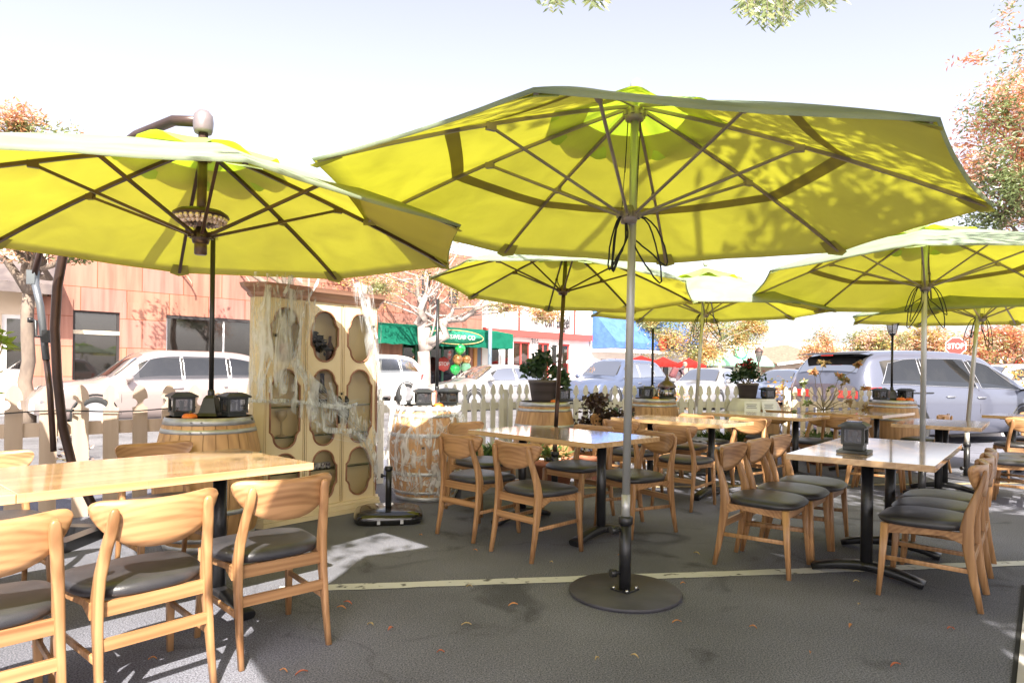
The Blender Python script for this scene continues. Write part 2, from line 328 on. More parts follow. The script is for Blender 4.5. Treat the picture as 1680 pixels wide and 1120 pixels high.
# ------------------------------------------------------------------ ground, roads, kerbs
S1 = Vector((cos(radians(43)), sin(radians(43)), 0)); N1 = Vector((sin(radians(43)), -cos(radians(43)), 0))   # along the street, and back towards the patio
M_asphalt = None
def asphalt(name, base, spk, crack=True):
    m = mat(name, base, .85, spec=.25); b = m.node_tree.nodes['Principled BSDF']
    tc = N(m, 'ShaderNodeTexCoord')
    n1 = N(m, 'ShaderNodeTexNoise', Scale=.9, Detail=6); n2 = N(m, 'ShaderNodeTexVoronoi', Scale=135); n3 = N(m, 'ShaderNodeTexNoise', Scale=150, Detail=6)
    for q in (n1, n2, n3): L(m, tc.outputs['Object'], q.inputs['Vector'])
    r1 = ramp(m, [(.3, tuple(x * .72 for x in base)), (.7, tuple(x * 1.25 for x in base))], n1.outputs[0])
    r2 = ramp(m, [(.0, (1, 1, 1)), (.10, (.9, .9, .9)), (.22, (0, 0, 0))], n2.outputs['Distance'])
    r3 = ramp(m, [(.35, (.35, .35, .35)), (.65, (1.4, 1.4, 1.4))], n3.outputs[0])
    vc = N(m, 'ShaderNodeTexVoronoi', Scale=135); L(m, tc.outputs['Object'], vc.inputs['Vector'])
    rr = ramp(m, [(.5, (0, 0, 0)), (.85, (1, 1, 1))], vc.outputs['Color'])
    mu = N(m, 'ShaderNodeMix'); mu.data_type = 'RGBA'; mu.blend_type = 'MULTIPLY'; mu.inputs[0].default_value = 1; L(m, r1.outputs[0], mu.inputs[6]); L(m, r3.outputs[0], mu.inputs[7])
    fm = N(m, 'ShaderNodeMath', operation='MULTIPLY'); L(m, r2.outputs[0], fm.inputs[0]); L(m, rr.outputs[0], fm.inputs[1])
    mx = N(m, 'ShaderNodeMix'); mx.data_type = 'RGBA'; L(m, fm.outputs[0], mx.inputs[0]); L(m, mu.outputs[2], mx.inputs[6]); mx.inputs[7].default_value = (*spk, 1)
    st = N(m, 'ShaderNodeTexNoise', Scale=1.6, Detail=3, Distortion=1.5); L(m, tc.outputs['Object'], st.inputs['Vector']); sr = ramp(m, [(.28, (.55, .55, .55)), (.40, (1, 1, 1))], st.outputs[0])      # oil and damp stains
    dn = N(m, 'ShaderNodeTexNoise', Scale=2.5, Detail=4); L(m, tc.outputs['Object'], dn.inputs['Vector']); dv = N(m, 'ShaderNodeMix'); dv.data_type = 'VECTOR'; dv.inputs[0].default_value = .35; L(m, tc.outputs['Object'], dv.inputs[4]); L(m, dn.outputs['Color'], dv.inputs[5])
    cv = N(m, 'ShaderNodeTexVoronoi', Scale=.55, feature='DISTANCE_TO_EDGE'); L(m, dv.outputs[1], cv.inputs['Vector']); cr = ramp(m, [(.0, (.35, .35, .35)), (.005, (1, 1, 1))], cv.outputs['Distance'])
    m1 = N(m, 'ShaderNodeMix'); m1.data_type = 'RGBA'; m1.blend_type = 'MULTIPLY'; m1.inputs[0].default_value = 1; L(m, mx.outputs[2], m1.inputs[6]); L(m, sr.outputs[0], m1.inputs[7])
    m2 = N(m, 'ShaderNodeMix'); m2.data_type = 'RGBA'; m2.blend_type = 'MULTIPLY'; m2.inputs[0].default_value = .38 if crack else 0; L(m, m1.outputs[2], m2.inputs[6]); L(m, cr.outputs[0], m2.inputs[7])
    L(m, m2.outputs[2], b.inputs['Base Color'])
    ad = N(m, 'ShaderNodeMath', operation='ADD'); L(m, n3.outputs[0], ad.inputs[0]); L(m, n2.outputs['Distance'], ad.inputs[1])
    bp = N(m, 'ShaderNodeBump', Strength=.5, Distance=.003); L(m, n3.outputs[0], bp.inputs['Height']); L(m, bp.outputs[0], b.inputs['Normal'])
    return m
def sheet(name, poly, z, m, label):
    mb = MB(); mb.add([(p[0], p[1], z) for p in poly], [list(range(len(poly)))]); return struct(mb.build(name, m), label)
sheet('ground', [(-220, -40), (220, -40), (220, 320), (-220, 320)], 0, asphalt('patio_asphalt', (.160, .163, .195), (.50, .50, .53)), 'dark grey speckled asphalt of the parking lot under the tables')
def worn_paint(name, col):
    m = mat(name, col, .7); b = m.node_tree.nodes['Principled BSDF']; tc = N(m, 'ShaderNodeTexCoord'); n = N(m, 'ShaderNodeTexNoise', Scale=14, Detail=9); L(m, tc.outputs['Object'], n.inputs['Vector'])
    r = ramp(m, [(.33, (.10, .10, .10)), (.42, col)], n.outputs[0]); L(m, r.outputs[0], b.inputs['Base Color']); return m
M_line = worn_paint('worn_white_line', (.55, .55, .53)); M_line2 = worn_paint('worn_yellow_line', (.40, .33, .20))
def line(a, b, wd, m, label):
    a, b = Vector(a), Vector(b); d = (b - a).normalized(); n = Vector((-d.y, d.x, 0)) * wd / 2; rnd = random.Random(4); mb = MB(); k = 90; vs = []
    for i in range(k + 1):
        p = a.lerp(b, i / k); j = rnd.uniform(-.005, .005); q = rnd.uniform(-.005, .005); vs += [p + n + n.normalized() * j, p - n + n.normalized() * q]
    mb.add([(v.x, v.y, .004) for v in vs], [(2 * i, 2 * i + 1, 2 * i + 3, 2 * i + 2) for i in range(k)]); return struct(mb.build('parking_line', m), label)
line((-1.28, 3.62, 0), (8.5, 5.06, 0), .10, M_line, 'worn white parking line crossing the patio in front of the umbrella base')
line((.2, 6.87, 0), (9, 7.98, 0), .09, M_line2, 'faded yellowish parking line farther back under the tables')
def strip(o0, o1, t0, t1): return [(q.x, q.y) for q in (S1 * t0 - N1 * o0, S1 * t1 - N1 * o0, S1 * t1 - N1 * o1, S1 * t0 - N1 * o1)]
M_road = asphalt('street_asphalt', (.17, .165, .17), (.38, .36, .34)); M_conc = varied('concrete', (.42, .39, .36), (.52, .49, .46), 1.5, .85, .2, 30)
sheet('road', strip(9.0, 20.2, -60, 120), .004, M_road, 'sunlit grey street beyond the picket fence')
mb = MB(); mb.prism(strip(20.2, 23.9, -60, 42), 0, .13); struct(mb.build('pavement', M_conc), 'pale concrete pavement with kerb in front of the shops')
mb = MB(); mb.prism([(9, 13.4), (60, 26), (60, 27.2), (8.7, 14.6)], 0, .12); struct(mb.build('kerb', M_conc), 'low concrete kerb behind the minivan')

q = [at(1684, 960), at(1667, 1128), at(2000, 1128), at(2000, 960)]
sheet('pavement', [(p.x, p.y) for p in q], .008, M_conc, 'grey concrete strip just entering the lower right corner')
q = [at(1676, 960), at(1658, 1128), at(1667, 1128), at(1684, 960)]
sheet('drain_gap', [(p.x, p.y) for p in q], .004, mat('gap_black', (.01, .01, .01), .9), 'thin black gap beside the concrete strip at lower right')
# ------------------------------------------------------------------ chairs
def chair_proto():
    t = thing('dining_chair', 'x', 'chair')
    # seat cushion
    mb = MB(); rings = [(0, .452, .0), (.80, .4535, 0), (.93, .448, 0), (.985, .438, 0), (1.0, .425, 0), (.985, .412, 0), (.95, .405, 0), (0, .405, 0)]
    n = 40; vs = []
    for (s, z, _) in rings:
        for j in range(n):
            a = 2 * pi * j / n; ca, sa = cos(a), sin(a); e = 2 / 3.0
            x = math.copysign(abs(ca) ** e, ca); y = math.copysign(abs(sa) ** e, sa); hw = .232 + .018 * y
            zz = z + (.006 * (1 - s * s) if z > .44 else 0) - (.012 * max(0, y) ** 2 * s if z > .43 else .0)
            vs.append((x * hw * s, (y * .222 + .012) * s + (0 if s else .012), zz))
    mb.add(vs, [(i * n + j, i * n + (j + 1) % n, (i + 1) * n + (j + 1) % n, (i + 1) * n + j) for i in range(len(rings) - 1) for j in range(n)][::-1], 0, True)
    norm_out(mb.build('seat', M_vinyl, t))
    # backrest: half-moon ply board, hollow towards the sitter
    def back(u, v, side):
        a = sin(pi / 2 * (2 * u - 1)); q = min(1, abs(a)); top = .722 + .034 * (1 - q ** 9) ** .5 + .012 * q * q; bot = .722 - .138 * (1 - q ** 2.5) ** .62 + .012 * q * q
        z = bot + (top - bot) * v; x = a * .220; y = -.262 + .062 * a * a - .055 * (z - .60) - .006 * sin(pi * v)
        return Vector((x, y + side * .0075, z))
    mb = MB(); nu, nv = 28, 6
    mb.grid(lambda u, v: back(u, v, 1), nu, nv); mb.grid(lambda u, v: back(u, v, -1), nu, nv); W = nu + 1; o = W * (nv + 1)
    for i in range(nu):
        mb.f.append([i, i + 1, o + i + 1, o + i]); q = nv * W; mb.f.append([q + i, q + i + 1, o + q + i + 1, o + q + i]); mb.m += [1, 1]; mb.sm += [False, False]
    norm_out(mb.build('backrest', [M_woodx, M_wood], t))
    for sx in (-1, 1):
        mb = MB()    # rear leg runs up into the back post
        pts = [(sx * .192, -.262, 0), (sx * .190, -.232, .15), (sx * .188, -.205, .32), (sx * .186, -.196, .42), (sx * .182, -.208, .50), (sx * .172, -.238, .60), (sx * .164, -.258, .66), (sx * .160, -.268, .705), (sx * .159, -.271, .728), (sx * .159, -.273, .738)]
        sz = [(.011, .014), (.012, .019), (.014, .026), (.015, .031), (.016, .025), (.018, .018), (.019, .014), (.018, .012), (.014, .010), (.007, .006)]
        loft(mb, pts, sz, rd=.6); norm_out(mb.build('leg', M_wood, t))
        mb = MB(); loft(mb, [(sx * .215, .205, 0), (sx * .208, .190, .2), (sx * .200, .178, .405)], [(.012, .012), (.015, .016), (.018, .021)], rd=.35); norm_out(mb.build('leg', M_wood, t))
    fr = t
    mb = MB(); mb.box((0, .176, .378), (.37, .020, .052), bev=.002); mb.box((0, -.196, .378), (.35, .020, .052), bev=.002)
    for sx in (-1, 1):
        mb.add([Vector((sx * (.196 + o), y, z)) for o in (-.009, .009) for (y, z) in ((-.18, .345), (-.10, .378), (.17, .352), (.17, .404), (-.18, .404))],
               [(0, 1, 2, 3, 4), (5, 6, 7, 8, 9), (0, 1, 6, 5), (1, 2, 7, 6), (2, 3, 8, 7), (3, 4, 9, 8), (4, 0, 5, 9)])
    norm_out(mb.build('seat_frame', M_woodx, t))
    for sx in (-1, 1):
        mb = MB(); loft(mb, [(sx * .190, -.225, .205), (sx * .207, .19, .215)], [(.007, .012)] * 2, side=Vector((1, 0, 0))); norm_out(mb.build('stretcher', M_wood, t))
    mb = MB(); mb.box((0, -.222, .262), (.362, .018, .042), bev=.002); norm_out(mb.build('stretcher', M_woodx, t))
    return t
CH = chair_proto(); CH_used = [False]
def chair(x, y, deg, label, group):
    """deg: compass the sitter faces, 0 = +x, 90 = +y"""
    rz = radians(deg - 90)
    if not CH_used[0]:
        CH.location = (x, y, 0); CH.rotation_euler = (0, 0, rz); CH['label'] = label; CH['group'] = group; CH_used[0] = True; return CH
    return dup(CH, (x, y, 0), rz, label, group)

# ------------------------------------------------------------------ tables
def table_parts(t, lx, ly, cols):
    mb = MB(); mb.box((0, 0, .732), (lx, ly, .036), bev=.003); norm_out(mb.build('tabletop', M_top, t))
    for cx in cols:
        mb = MB(); mb.lathe([(.034, .085), (.034, .695)], 20, (cx, 0, 0)); mb.lathe([(.034, .06), (.045, .075), (.045, .09), (.034, .1)], 20, (cx, 0, 0)); mb.build('column', M_black, t)
        mb = MB(); mb.box((cx, 0, .704), (.20, .34, .014)); mb.build('mounting_plate', M_black, t)
        mb = MB(); k = 13; pts = []; sz = []
        for i in range(k):
            s = -1 + 2 * i / (k - 1); pts.append((cx, s * .30, .022 + .055 * (1 - abs(s) ** 1.7))); sz.append((.046 - .006 * (1 - abs(s)), .021 + .010 * (1 - abs(s))))
        loft(mb, pts, sz, side=Vector((1, 0, 0)), rd=.7)
        norm_out(mb.build('base', M_black, t))
def table(x, y, deg, lx, ly, cols, label, group='butcher block tables on black pedestals'):
    t = thing('restaurant_table', label, 'table', (x, y, 0), radians(deg), group); table_parts(t, lx, ly, cols); return t
G_CH = {}
def around(cx, cy, deg, lx, ly, specs, grp):
    """specs: (side, offset along that side, how far the chair centre is from the edge, label, extra turn). sides: n near long, f far long, l / r the short ends"""
    a = radians(deg); u = Vector((cos(a), sin(a))); v = Vector((-sin(a), cos(a)))
    if v.y < 0: v = -v          # v points away from the camera
    for sd, off, gap, lab, turn in specs:
        if sd == 'n': p = -v * (ly / 2 + gap) + u * off; d = v
        elif sd == 'f': p = v * (ly / 2 + gap) + u * off; d = -v
        elif sd == 'l': p = -u * (lx / 2 + gap) + v * off; d = u
        else: p = u * (lx / 2 + gap) + v * off; d = -u
        chair(cx + p.x, cy + p.y, math.degrees(atan2(d.y, d.x)) + turn, lab, grp)

# T2, the table in the middle of the picture
table(.38, 5.09, -46, 1.30, .78, (-.41, .41), 'wooden table in the middle, just left of the silver umbrella pole')
around(.38, 5.09, -46, 1.30, .78, [
    ('n', .30, .16, 'chair tucked under the middle table, directly left of the silver pole', 0),
    ('n', -.34, .13, 'chair at the middle table, left of the pair with backs to the camera', 4),
    ('f', -.22, .08, 'chair on the far side of the middle table before the terracotta pot', 0),
    ('f', .40, .03, 'chair right behind the silver pole, facing the middle table', -14),
    ('l', .02, .28, 'chair at the left end of the middle table beside the webbed barrel', 4)], 'oak chairs around the middle table')
# TR, right front, with the lantern
table(2.42, 4.28, 51, 1.50, .76, (-.42, .36), 'wooden table at right front carrying a black square lantern')
around(2.42, 4.28, 51, 1.50, .76, [
    ('f', -.56, .17, 'nearest of the three chairs on the left of the lantern table', 0),
    ('f', -.12, .15, 'middle one of the three chairs on the left of the lantern table', 0),
    ('f', .32, .13, 'farthest of the three chairs on the left of the lantern table', 0)], 'oak chairs around the lantern table')
chair(2.36, 3.70, 141, 'nearest chair on the right side of the lantern table', 'oak chairs around the lantern table')
chair(2.61, 4.00, 141, 'second chair on the right side of the lantern table', 'oak chairs around the lantern table')
chair(2.85, 4.30, 141, 'farthest chair on the right side of the lantern table', 'oak chairs around the lantern table')
# T3
table(1.75, 6.79, -46, 1.26, .70, (-.36, .36), 'sunlit wooden table behind the silver pole, before the black lamp barrel')
around(1.75, 6.79, -46, 1.26, .70, [
    ('n', .40, .22, 'chair with its back to the camera at the right end of the sunlit table', 6),
    ('n', -.22, .16, 'chair with golden sunlit back right of the silver pole', 0),
    ('f', -.20, .10, 'chair on the far side of the sunlit table, left one', 0),
    ('f', .38, .12, 'chair on the far side of the sunlit table, right one', -6),
    ('l', .0, .14, 'chair at the left end of the sunlit table below the dark shrub', 0)], 'oak chairs around the sunlit table')
# T4
table(3.05, 7.89, -47, 1.24, .76, (-.38, .38), 'wooden table below the pot of red flowers, beside the rose tree')
around(3.05, 7.89, -47, 1.24, .76, [
    ('n', .22, .20, 'chair backing to the camera at the table by the rose tree', 4),
    ('n', -.42, .22, 'chair at the left of the table below the red flower pot', 0),
    ('f', -.20, .12, 'chair beyond the rose tree table, half hidden, left one', 0),
    ('f', .36, .10, 'chair beyond the rose tree table, right one next to the terracotta bowl', -10)], 'oak chairs around the rose tree table')
# T5
table(4.62, 8.5, 43, 1.24, .76, (-.40, .36), 'wooden table right in front of the barrel with two pumpkins')
around(4.62, 8.5, 43, 1.24, .76, [
    ('l', .05, .16, 'chair at the left end of the table before the pumpkin barrel', 20),
    ('n', .30, .18, 'chair on the near side of the table before the pumpkin barrel', 0)], 'oak chairs around the table by the pumpkin barrel')
# T6
table(4.47, 6.79, 51, 1.20, .74, (-.26, .26), 'wooden table behind the lantern table, under the right umbrella')
around(4.47, 6.79, 51, 1.20, .74, [
    ('f', -.36, .17, 'chair left of the table under the right umbrella, nearer one', 0),
    ('f', .12, .15, 'chair left of the table under the right umbrella, farther one', 0),
    ('n', -.22, .26, 'chair right of the table under the right umbrella, nearer one', 0),
    ('n', .26, .28, 'chair right of the table under the right umbrella, farther one', 0)], 'oak chairs around the table under the right umbrella')
# T7
table(6.62, 8.02, -50, 1.24, .76, (-.38, .38), 'wooden table at the far right edge beside the minivan')
around(6.62, 8.02, -50, 1.24, .76, [
    ('n', -.18, .20, 'chair with glowing golden back at the far right table', 30),
    ('f', -.25, .14, 'chair behind the far right table, against the minivan', 0)], 'oak chairs around the far right table')
# T1, bottom left: two tables end to end
table(-1.71, 3.13, 48, 1.22, .82, (-.10 + .42,), 'sunlit wooden table at bottom left, its corner before the cabinet')
table(-2.535, 2.215, 48, 1.24, .82, (0,), 'second sunlit wooden table cut off by the left edge', )
chair(-1.12, 2.97, 133, 'chair half in shade at the right end of the bottom left table', 'oak chairs around the bottom left tables')
chair(-1.45, 2.53, 139, 'sunlit chair in the middle of the three with backs to the camera', 'oak chairs around the bottom left tables')
chair(-1.74, 2.13, 137, 'sunlit chair cut by the left edge, knot in its backrest', 'oak chairs around the bottom left tables')
chair(-2.02, 3.86, -42, 'chair across the bottom left table before the leftmost barrel', 'oak chairs around the bottom left tables')
chair(-2.62, 3.30, -42, 'chair across the bottom left table behind the curved brown mast', 'oak chairs around the bottom left tables')

# ------------------------------------------------------------------ umbrellas
def umbrella(name, label, base, cx, cy, zr, R, ph, tilt, rise, ribm, polem, group, plate=True, cord=True, cant=False, polr=.022, square=False, finial=True):
    t = thing(name, label, 'umbrella', (base[0], base[1], 0), 0, group); B = Vector((base[0], base[1], 0))
    Cn = Vector((cx, cy, zr)) - B; ax = Vector((-tilt[0], -tilt[1], 1)).normalized()
    ex = (Vector((1, 0, tilt[0]))).normalized(); ey = ax.cross(ex)
    def P(r, a, h): return Cn + (ex * cos(a) + ey * sin(a)) * r + ax * h
    K = 8; A = [ph + k * 2 * pi / K for k in range(K)]
    def hgt(s): return rise * (1 - s) * (1 + .22 * s)           # rib line, slightly arched
    def surf(k, u, s, sag=1., lift=0):
        a0, a1 = A[k], A[k] + 2 * pi / K; p = P(R * s, a0, 0).lerp(P(R * s, a1, 0), u)
        e = 4 * u * (1 - u)
        rad = (Cn - p); rad = rad - ax * rad.dot(ax)
        p += rad * (.016 * e * s * sag) + ax * (hgt(s) - .012 * sag * e * sin(pi * min(1, s * .95)) * R / 1.6 + lift)
        p += ax * .009 * noise.noise(p * 3.5) * s * e
        return p
    r0 = .17
    mb = MB()
    for k in range(K): mb.grid(lambda u, v: surf(k, u, r0 + (1 - r0) * v), 10, 14)
    # hem along the rim
    for k in range(K): mb.grid(lambda u, v: surf(k, u, 1.0) - ax * (.012 * v) - (surf(k, u, 1.0) - Cn).normalized() * .01 * v, 10, 1)
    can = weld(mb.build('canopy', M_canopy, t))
    mb = MB()
    for k in range(K): mb.grid(lambda u, v: surf(k, u, .60 + .045 * v, lift=-.006), 10, 1)
    if ribm is M_rib: weld(mb.build('seam_band', M_band, can))
    for k in range(K):                                           # tip pockets
        j = (k - 1) % K; mb = MB()
        mb.add([surf(k, 0, .93, lift=-.008), surf(k, .05, .93, lift=-.008), surf(k, .06, 1.0, lift=-.02), surf(k, 0, 1.005, lift=-.03)], [(0, 1, 2, 3)])
        mb.add([surf(k, 0, .93, lift=-.008), surf(j, .95, .93, lift=-.008), surf(j, .94, 1.0, lift=-.02), surf(k, 0, 1.005, lift=-.03)], [(3, 2, 1, 0)]); weld(mb.build('tip_pocket', M_pocket, can))
    mb = MB()
    for k in range(K):
        def vf(u, v):
            s = .015 + .285 * v; p = surf(k, u, max(s, .02), 0, .035 - .02 * v); e = sin(pi * u * 2)
            return p + ax * (.028 * e * v * v + .02 * v * noise.noise(Vector((k, u * 3, 1))))
        mb.grid(vf, 12, 6)
    mb.build('vent', M_vent, t)
    hub = P(0, 0, rise - .05); run = P(0, 0, -.01 if not cant else .0)
    mb = MB(); Mx = Matrix((ex, ey, ax)).transposed()
    mb.lathe([(.02, -.05), (.05, -.045), (.055, -.01), (.04, .02), (.02, .03)], 16, hub, M=Mx)
    for k in range(K): mb.box(hub + (ex * cos(A[k]) + ey * sin(A[k])) * .05 - ax * .01, (.03, .018, .03), M=Mx @ Matrix.Rotation(A[k], 3, 'Z'))
    mb.build('top_hub', ribm, t)
    mb = MB(); mb.lathe([(.024, -.05), (.042, -.045), (.05, -.015), (.045, .015), (.03, .03), (.024, .05)], 16, run, M=Mx)
    for k in range(K): mb.box(run + (ex * cos(A[k]) + ey * sin(A[k])) * .05, (.035, .018, .03), M=Mx @ Matrix.Rotation(A[k], 3, 'Z'))
    mb.build('runner', ribm, t)
    rb = .011 if cant else .009
    for k in range(K):
        mb = MB(); pts = [surf(k, 0, s, 0, -.016) for s in (.03, .2, .4, .6, .8, .985)]; mb.tube(pts, [rb * 1.3] * 6, 4, sm=False); o = mb.build('rib', ribm, t)
        mb = MB(); e = surf(k, 0, .50, 0, -.03); st = run + (ex * cos(A[k]) + ey * sin(A[k])) * .055
        mb.tube([st, e], rb, 4 if cant else 6, sm=False); mb.box(e, (.05, .026, .034), M=Mx @ Matrix.Rotation(A[k], 3, 'Z')); mb.build('strut', ribm, o)
    if finial:
        mb = MB(); f = P(0, 0, rise + .045)
        if not cant: mb.lathe([(.0, .085), (.02, .08), (.033, .062), (.036, .04), (.028, .015), (.018, 0)], 16, f, M=Mx)
        mb.v and mb.build('finial', M_alu if polem is M_alu else ribm, t)
    if not cant:
        mb = MB(); bt = Vector((0, 0, .55)); tp = P(0, 0, rise - .02); mb.tube([bt, tp], polr, 16); mb.build('pole', polem, t)
        mb = MB(); mb.tube([Vector((0, 0, .022)), Vector((0, 0, .40))], .033, 20); mb.lathe([(.038, .385), (.040, .39), (.040, .425), (.034, .43)], 20)
        mb.build('sleeve', M_black, t)
        mb = MB(); mb.tube([Vector((0, 0, .40)), bt], polr + .002, 16); mb.build('lower_pole', polem, t)
        for zk in (.355, .12):
            mb = MB(); mb.tube([(-.03, -.01, zk), (-.062, -.02, zk)], .010, 10); mb.tube([(-.055, -.018, zk), (-.085, -.028, zk)], .023, 10); mb.build('clamp_knob', M_black, t)
        if plate:
            mb = MB(); mb.lathe([(.0, 0), (.304, 0), (.308, .004), (.308, .018), (.304, .022), (0, .022)], 64); mb.build('base_plate', M_blackmat, t)
            mb = MB(); mb.box((0, 0, .0265), (.115, .115, .008), rz=.78, bev=.002)
            for q in range(4): a = pi / 2 * q; mb.lathe([(.009, .03), (.009, .036), (.004, .04), (0, .04)], 8, (.062 * cos(a), .062 * sin(a), 0), mi=1)
            mb.build('mounting_flange', [M_black, M_chrome], t)
        if cord:
            rnd = random.Random(int(cx * 100)); mb = MB(); q0 = run - ax * .02
            for i in range(5):
                Lp = rnd.uniform(.20, .38); wd = rnd.uniform(.03, .085); an = rnd.uniform(2.4, 4.2) if i < 3 else rnd.uniform(-.5, .6); d = Vector((cos(an), sin(an) * .5, 0)); k = 22
                mb.tube([q0 + d * (.045 + wd * (1 - cos(2 * pi * j / k))) + Vector((rnd.uniform(-.003, .003), 0, -Lp * .5 * (1 - cos(2 * pi * j / k)) + .03 * sin(4 * pi * j / k))) + Vector((d.x * wd * sin(2 * pi * j / k), 0, 0)) for j in range(k + 1)], .0048, 5, caps=False)
            mb.build('cord', M_blade, t)
            mb = MB()
            for s in (-1, 1): mb.tube([hub + ex * .035 * s - ax * .05, hub + ex * .035 * s - ax * (rise * .55)], .003, 5); mb.tube([hub + ex * .035 * s - ax * (rise * .3), run + ex * .04 * s + ax * .03], .0022, 5)
            mb.build('crank_cord', M_blade, t)
    return t, P, surf, (hub, run, ax, ex, ey)
GU = 'lime green umbrellas over the tables'
big = at(1025, 973)
umbrella('market_umbrella', 'big lime green umbrella on silver pole in front, with hanging black cords', (big.x, big.y), .63, 3.58, 2.095, 1.68, radians(-20), (-.043, .018), .60, M_rib, M_alu, GU)
umbrella('market_umbrella', 'lime green umbrella at right on a silver pole behind the lantern table', (3.93, 6.25), 3.99, 6.33, 2.107, 1.65, radians(-34.8), (-.036, -.07), .56, M_rib, M_alu, GU, polr=.024)
umbrella('market_umbrella', 'lime green umbrella far back behind the brown poled one', (2.30, 8.2), 2.44, 8.3, 2.0, 1.5, radians(-21.7), (0, 0), .54, M_rib, M_alu, GU, polr=.022)
umbrella('market_umbrella', 'bright yellow green umbrella farthest right, pole leaning by the minivan', (5.54, 7.95), 5.70, 7.96, 1.96, 1.5, radians(-5.7), (0, 0), .54, M_rib, M_alu, GU, polr=.024)
umbrella('market_umbrella', 'lime green umbrella on a dark brown pole behind the middle table', (.44, 6.55), .505, 6.6, 2.058, 1.35, radians(3), (-.072, -.06), .46, M_brown, M_brown, GU, cord=False, polr=.021)
# off to the near side, out of frame: four unseen umbrellas, added to shade the patio and left fence
umbrella('market_umbrella', 'unseen lime green umbrella just behind the viewer, added to shade the front asphalt', (.98, .42), .98, .42, 2.70, 1.84, .2, (0, 0), .5, M_rib, M_alu, GU, cord=False)
umbrella('market_umbrella', 'unseen lime green umbrella behind the viewer to the right, added for its shade', (3.9, -.9), 3.9, -.9, 2.3, 1.8, .1, (0, 0), .5, M_rib, M_alu, GU, cord=False)
umbrella('market_umbrella', 'unseen lime green umbrella beyond the left edge, added to shade the fence', (-4.5, 2.5), -4.5, 2.5, 2.1, 1.6, .1, (0, 0), .5, M_rib, M_alu, GU, cord=False)
umbrella('market_umbrella', 'unseen lime green umbrella right of the lantern table, added for its shade', (4.3, 2.0), 4.3, 2.0, 2.2, 1.78, .1, (0, 0), .5, M_rib, M_alu, GU, cord=False)
# the cantilever umbrella at left
t, P, surf, (hub, run, ax, ex, ey) = umbrella('cantilever_umbrella', 'lime green cantilever umbrella at left hanging from a curved brown mast', (-2.95, 4.75), -1.77, 3.70, 1.97, 1.55, radians(-14), (-.007, -.013), .52, M_brown, M_brown, None, cant=True, finial=False)
mb = MB(); mb.tube([run - Vector((0, 0, .09)), P(0, 0, .62)], .026, 16); mb.lathe([(.028, -.11), (.034, -.105), (.034, -.04), (.028, -.03)], 16, run); mb.build('drop_shaft', M_brown, t)
mb = MB(); top = P(0, 0, .52); mb.lathe([(.045, .06), (.052, .08), (.055, .12), (.05, .16), (.03, .185), (0, .19)], 20, top); mb.build('mast_head', varied('mast_head_grey', (.20, .17, .18), (.30, .24, .24), 6, .3, metal=.4), t)
B = Vector((-2.95, 4.75, 0))
def lo(x, y, d): return pd(x, y, d) - B
m1 = [Vector((0, 0, .05)), lo(118, 760, 4.72), lo(103, 700, 4.66), lo(94, 620, 4.6), lo(90, 540, 4.55), lo(94, 470, 4.5), lo(104, 415, 4.45), lo(128, 330, 4.35), lo(170, 262, 4.2), lo(225, 222, 4.0), lo(285, 198, 3.8), top + Vector((-.03, .0, .125))]
mb = MB(); mb.tube(m1, .030, 16); mb.build('mast', M_brown, t)
mb = MB(); mb.tube([lo(88, 740, 4.75), lo(82, 640, 4.72), lo(76, 590, 4.72)], .020, 12); mb.tube([lo(76, 590, 4.72), lo(66, 500, 4.7), lo(55, 455, 4.7)], .024, 12, mi=1); mb.tube([lo(55, 455, 4.7), lo(66, 412, 4.66), lo(90, 370, 4.5)], .02, 12)
mb.box(lo(54, 455, 4.7), (.06, .05, .10), mi=1); mb.build('support_strut', [M_brown, varied('strut_grey', (.13, .14, .16), (.2, .22, .24), 4, .35, metal=.5)], t)
mb = MB(); q = lo(78, 552, 4.68); mb.tube([q, q + Vector((-.07, -.02, 0)), q + Vector((-.07, -.02, .11)), q + Vector((-.10, -.02, .115))], .012, 8); mb.box(q, (.05, .05, .09)); mb.lathe([(.0, -.02), (.018, -.015), (.018, .015), (0, .02)], 10, q + Vector((-.11, -.02, .115))); mb.build('crank_handle', M_black, t)
mb = MB(); mb.box((0, 0, .035), (.95, .10, .07)); mb.box((0, 0, .037), (.10, .95, .07)); mb.build('cross_base', M_black, t)
mb = MB(); lamp = run + Vector((0, 0, .085)); mb.lathe([(.03, .06), (.12, .052), (.145, .035), (.15, .02), (.142, .016)], 32, lamp); lampo = mb.build('ring_lamp', M_brown, t)
mb = MB()
for j in range(26):
    a = 2 * pi * j / 26
    for rr in (.128, .098): mb.lathe([(0, .022), (.012, .012), (.014, 0), (.009, -.012), (0, -.018)], 7, lamp + Vector((rr * cos(a + rr * 9), rr * sin(a + rr * 9), .005 - (.13 - rr) * .5)), sm=False)
mb.build('crystal', mat('crystal', (.75, .62, .55), .08, .35), lampo)

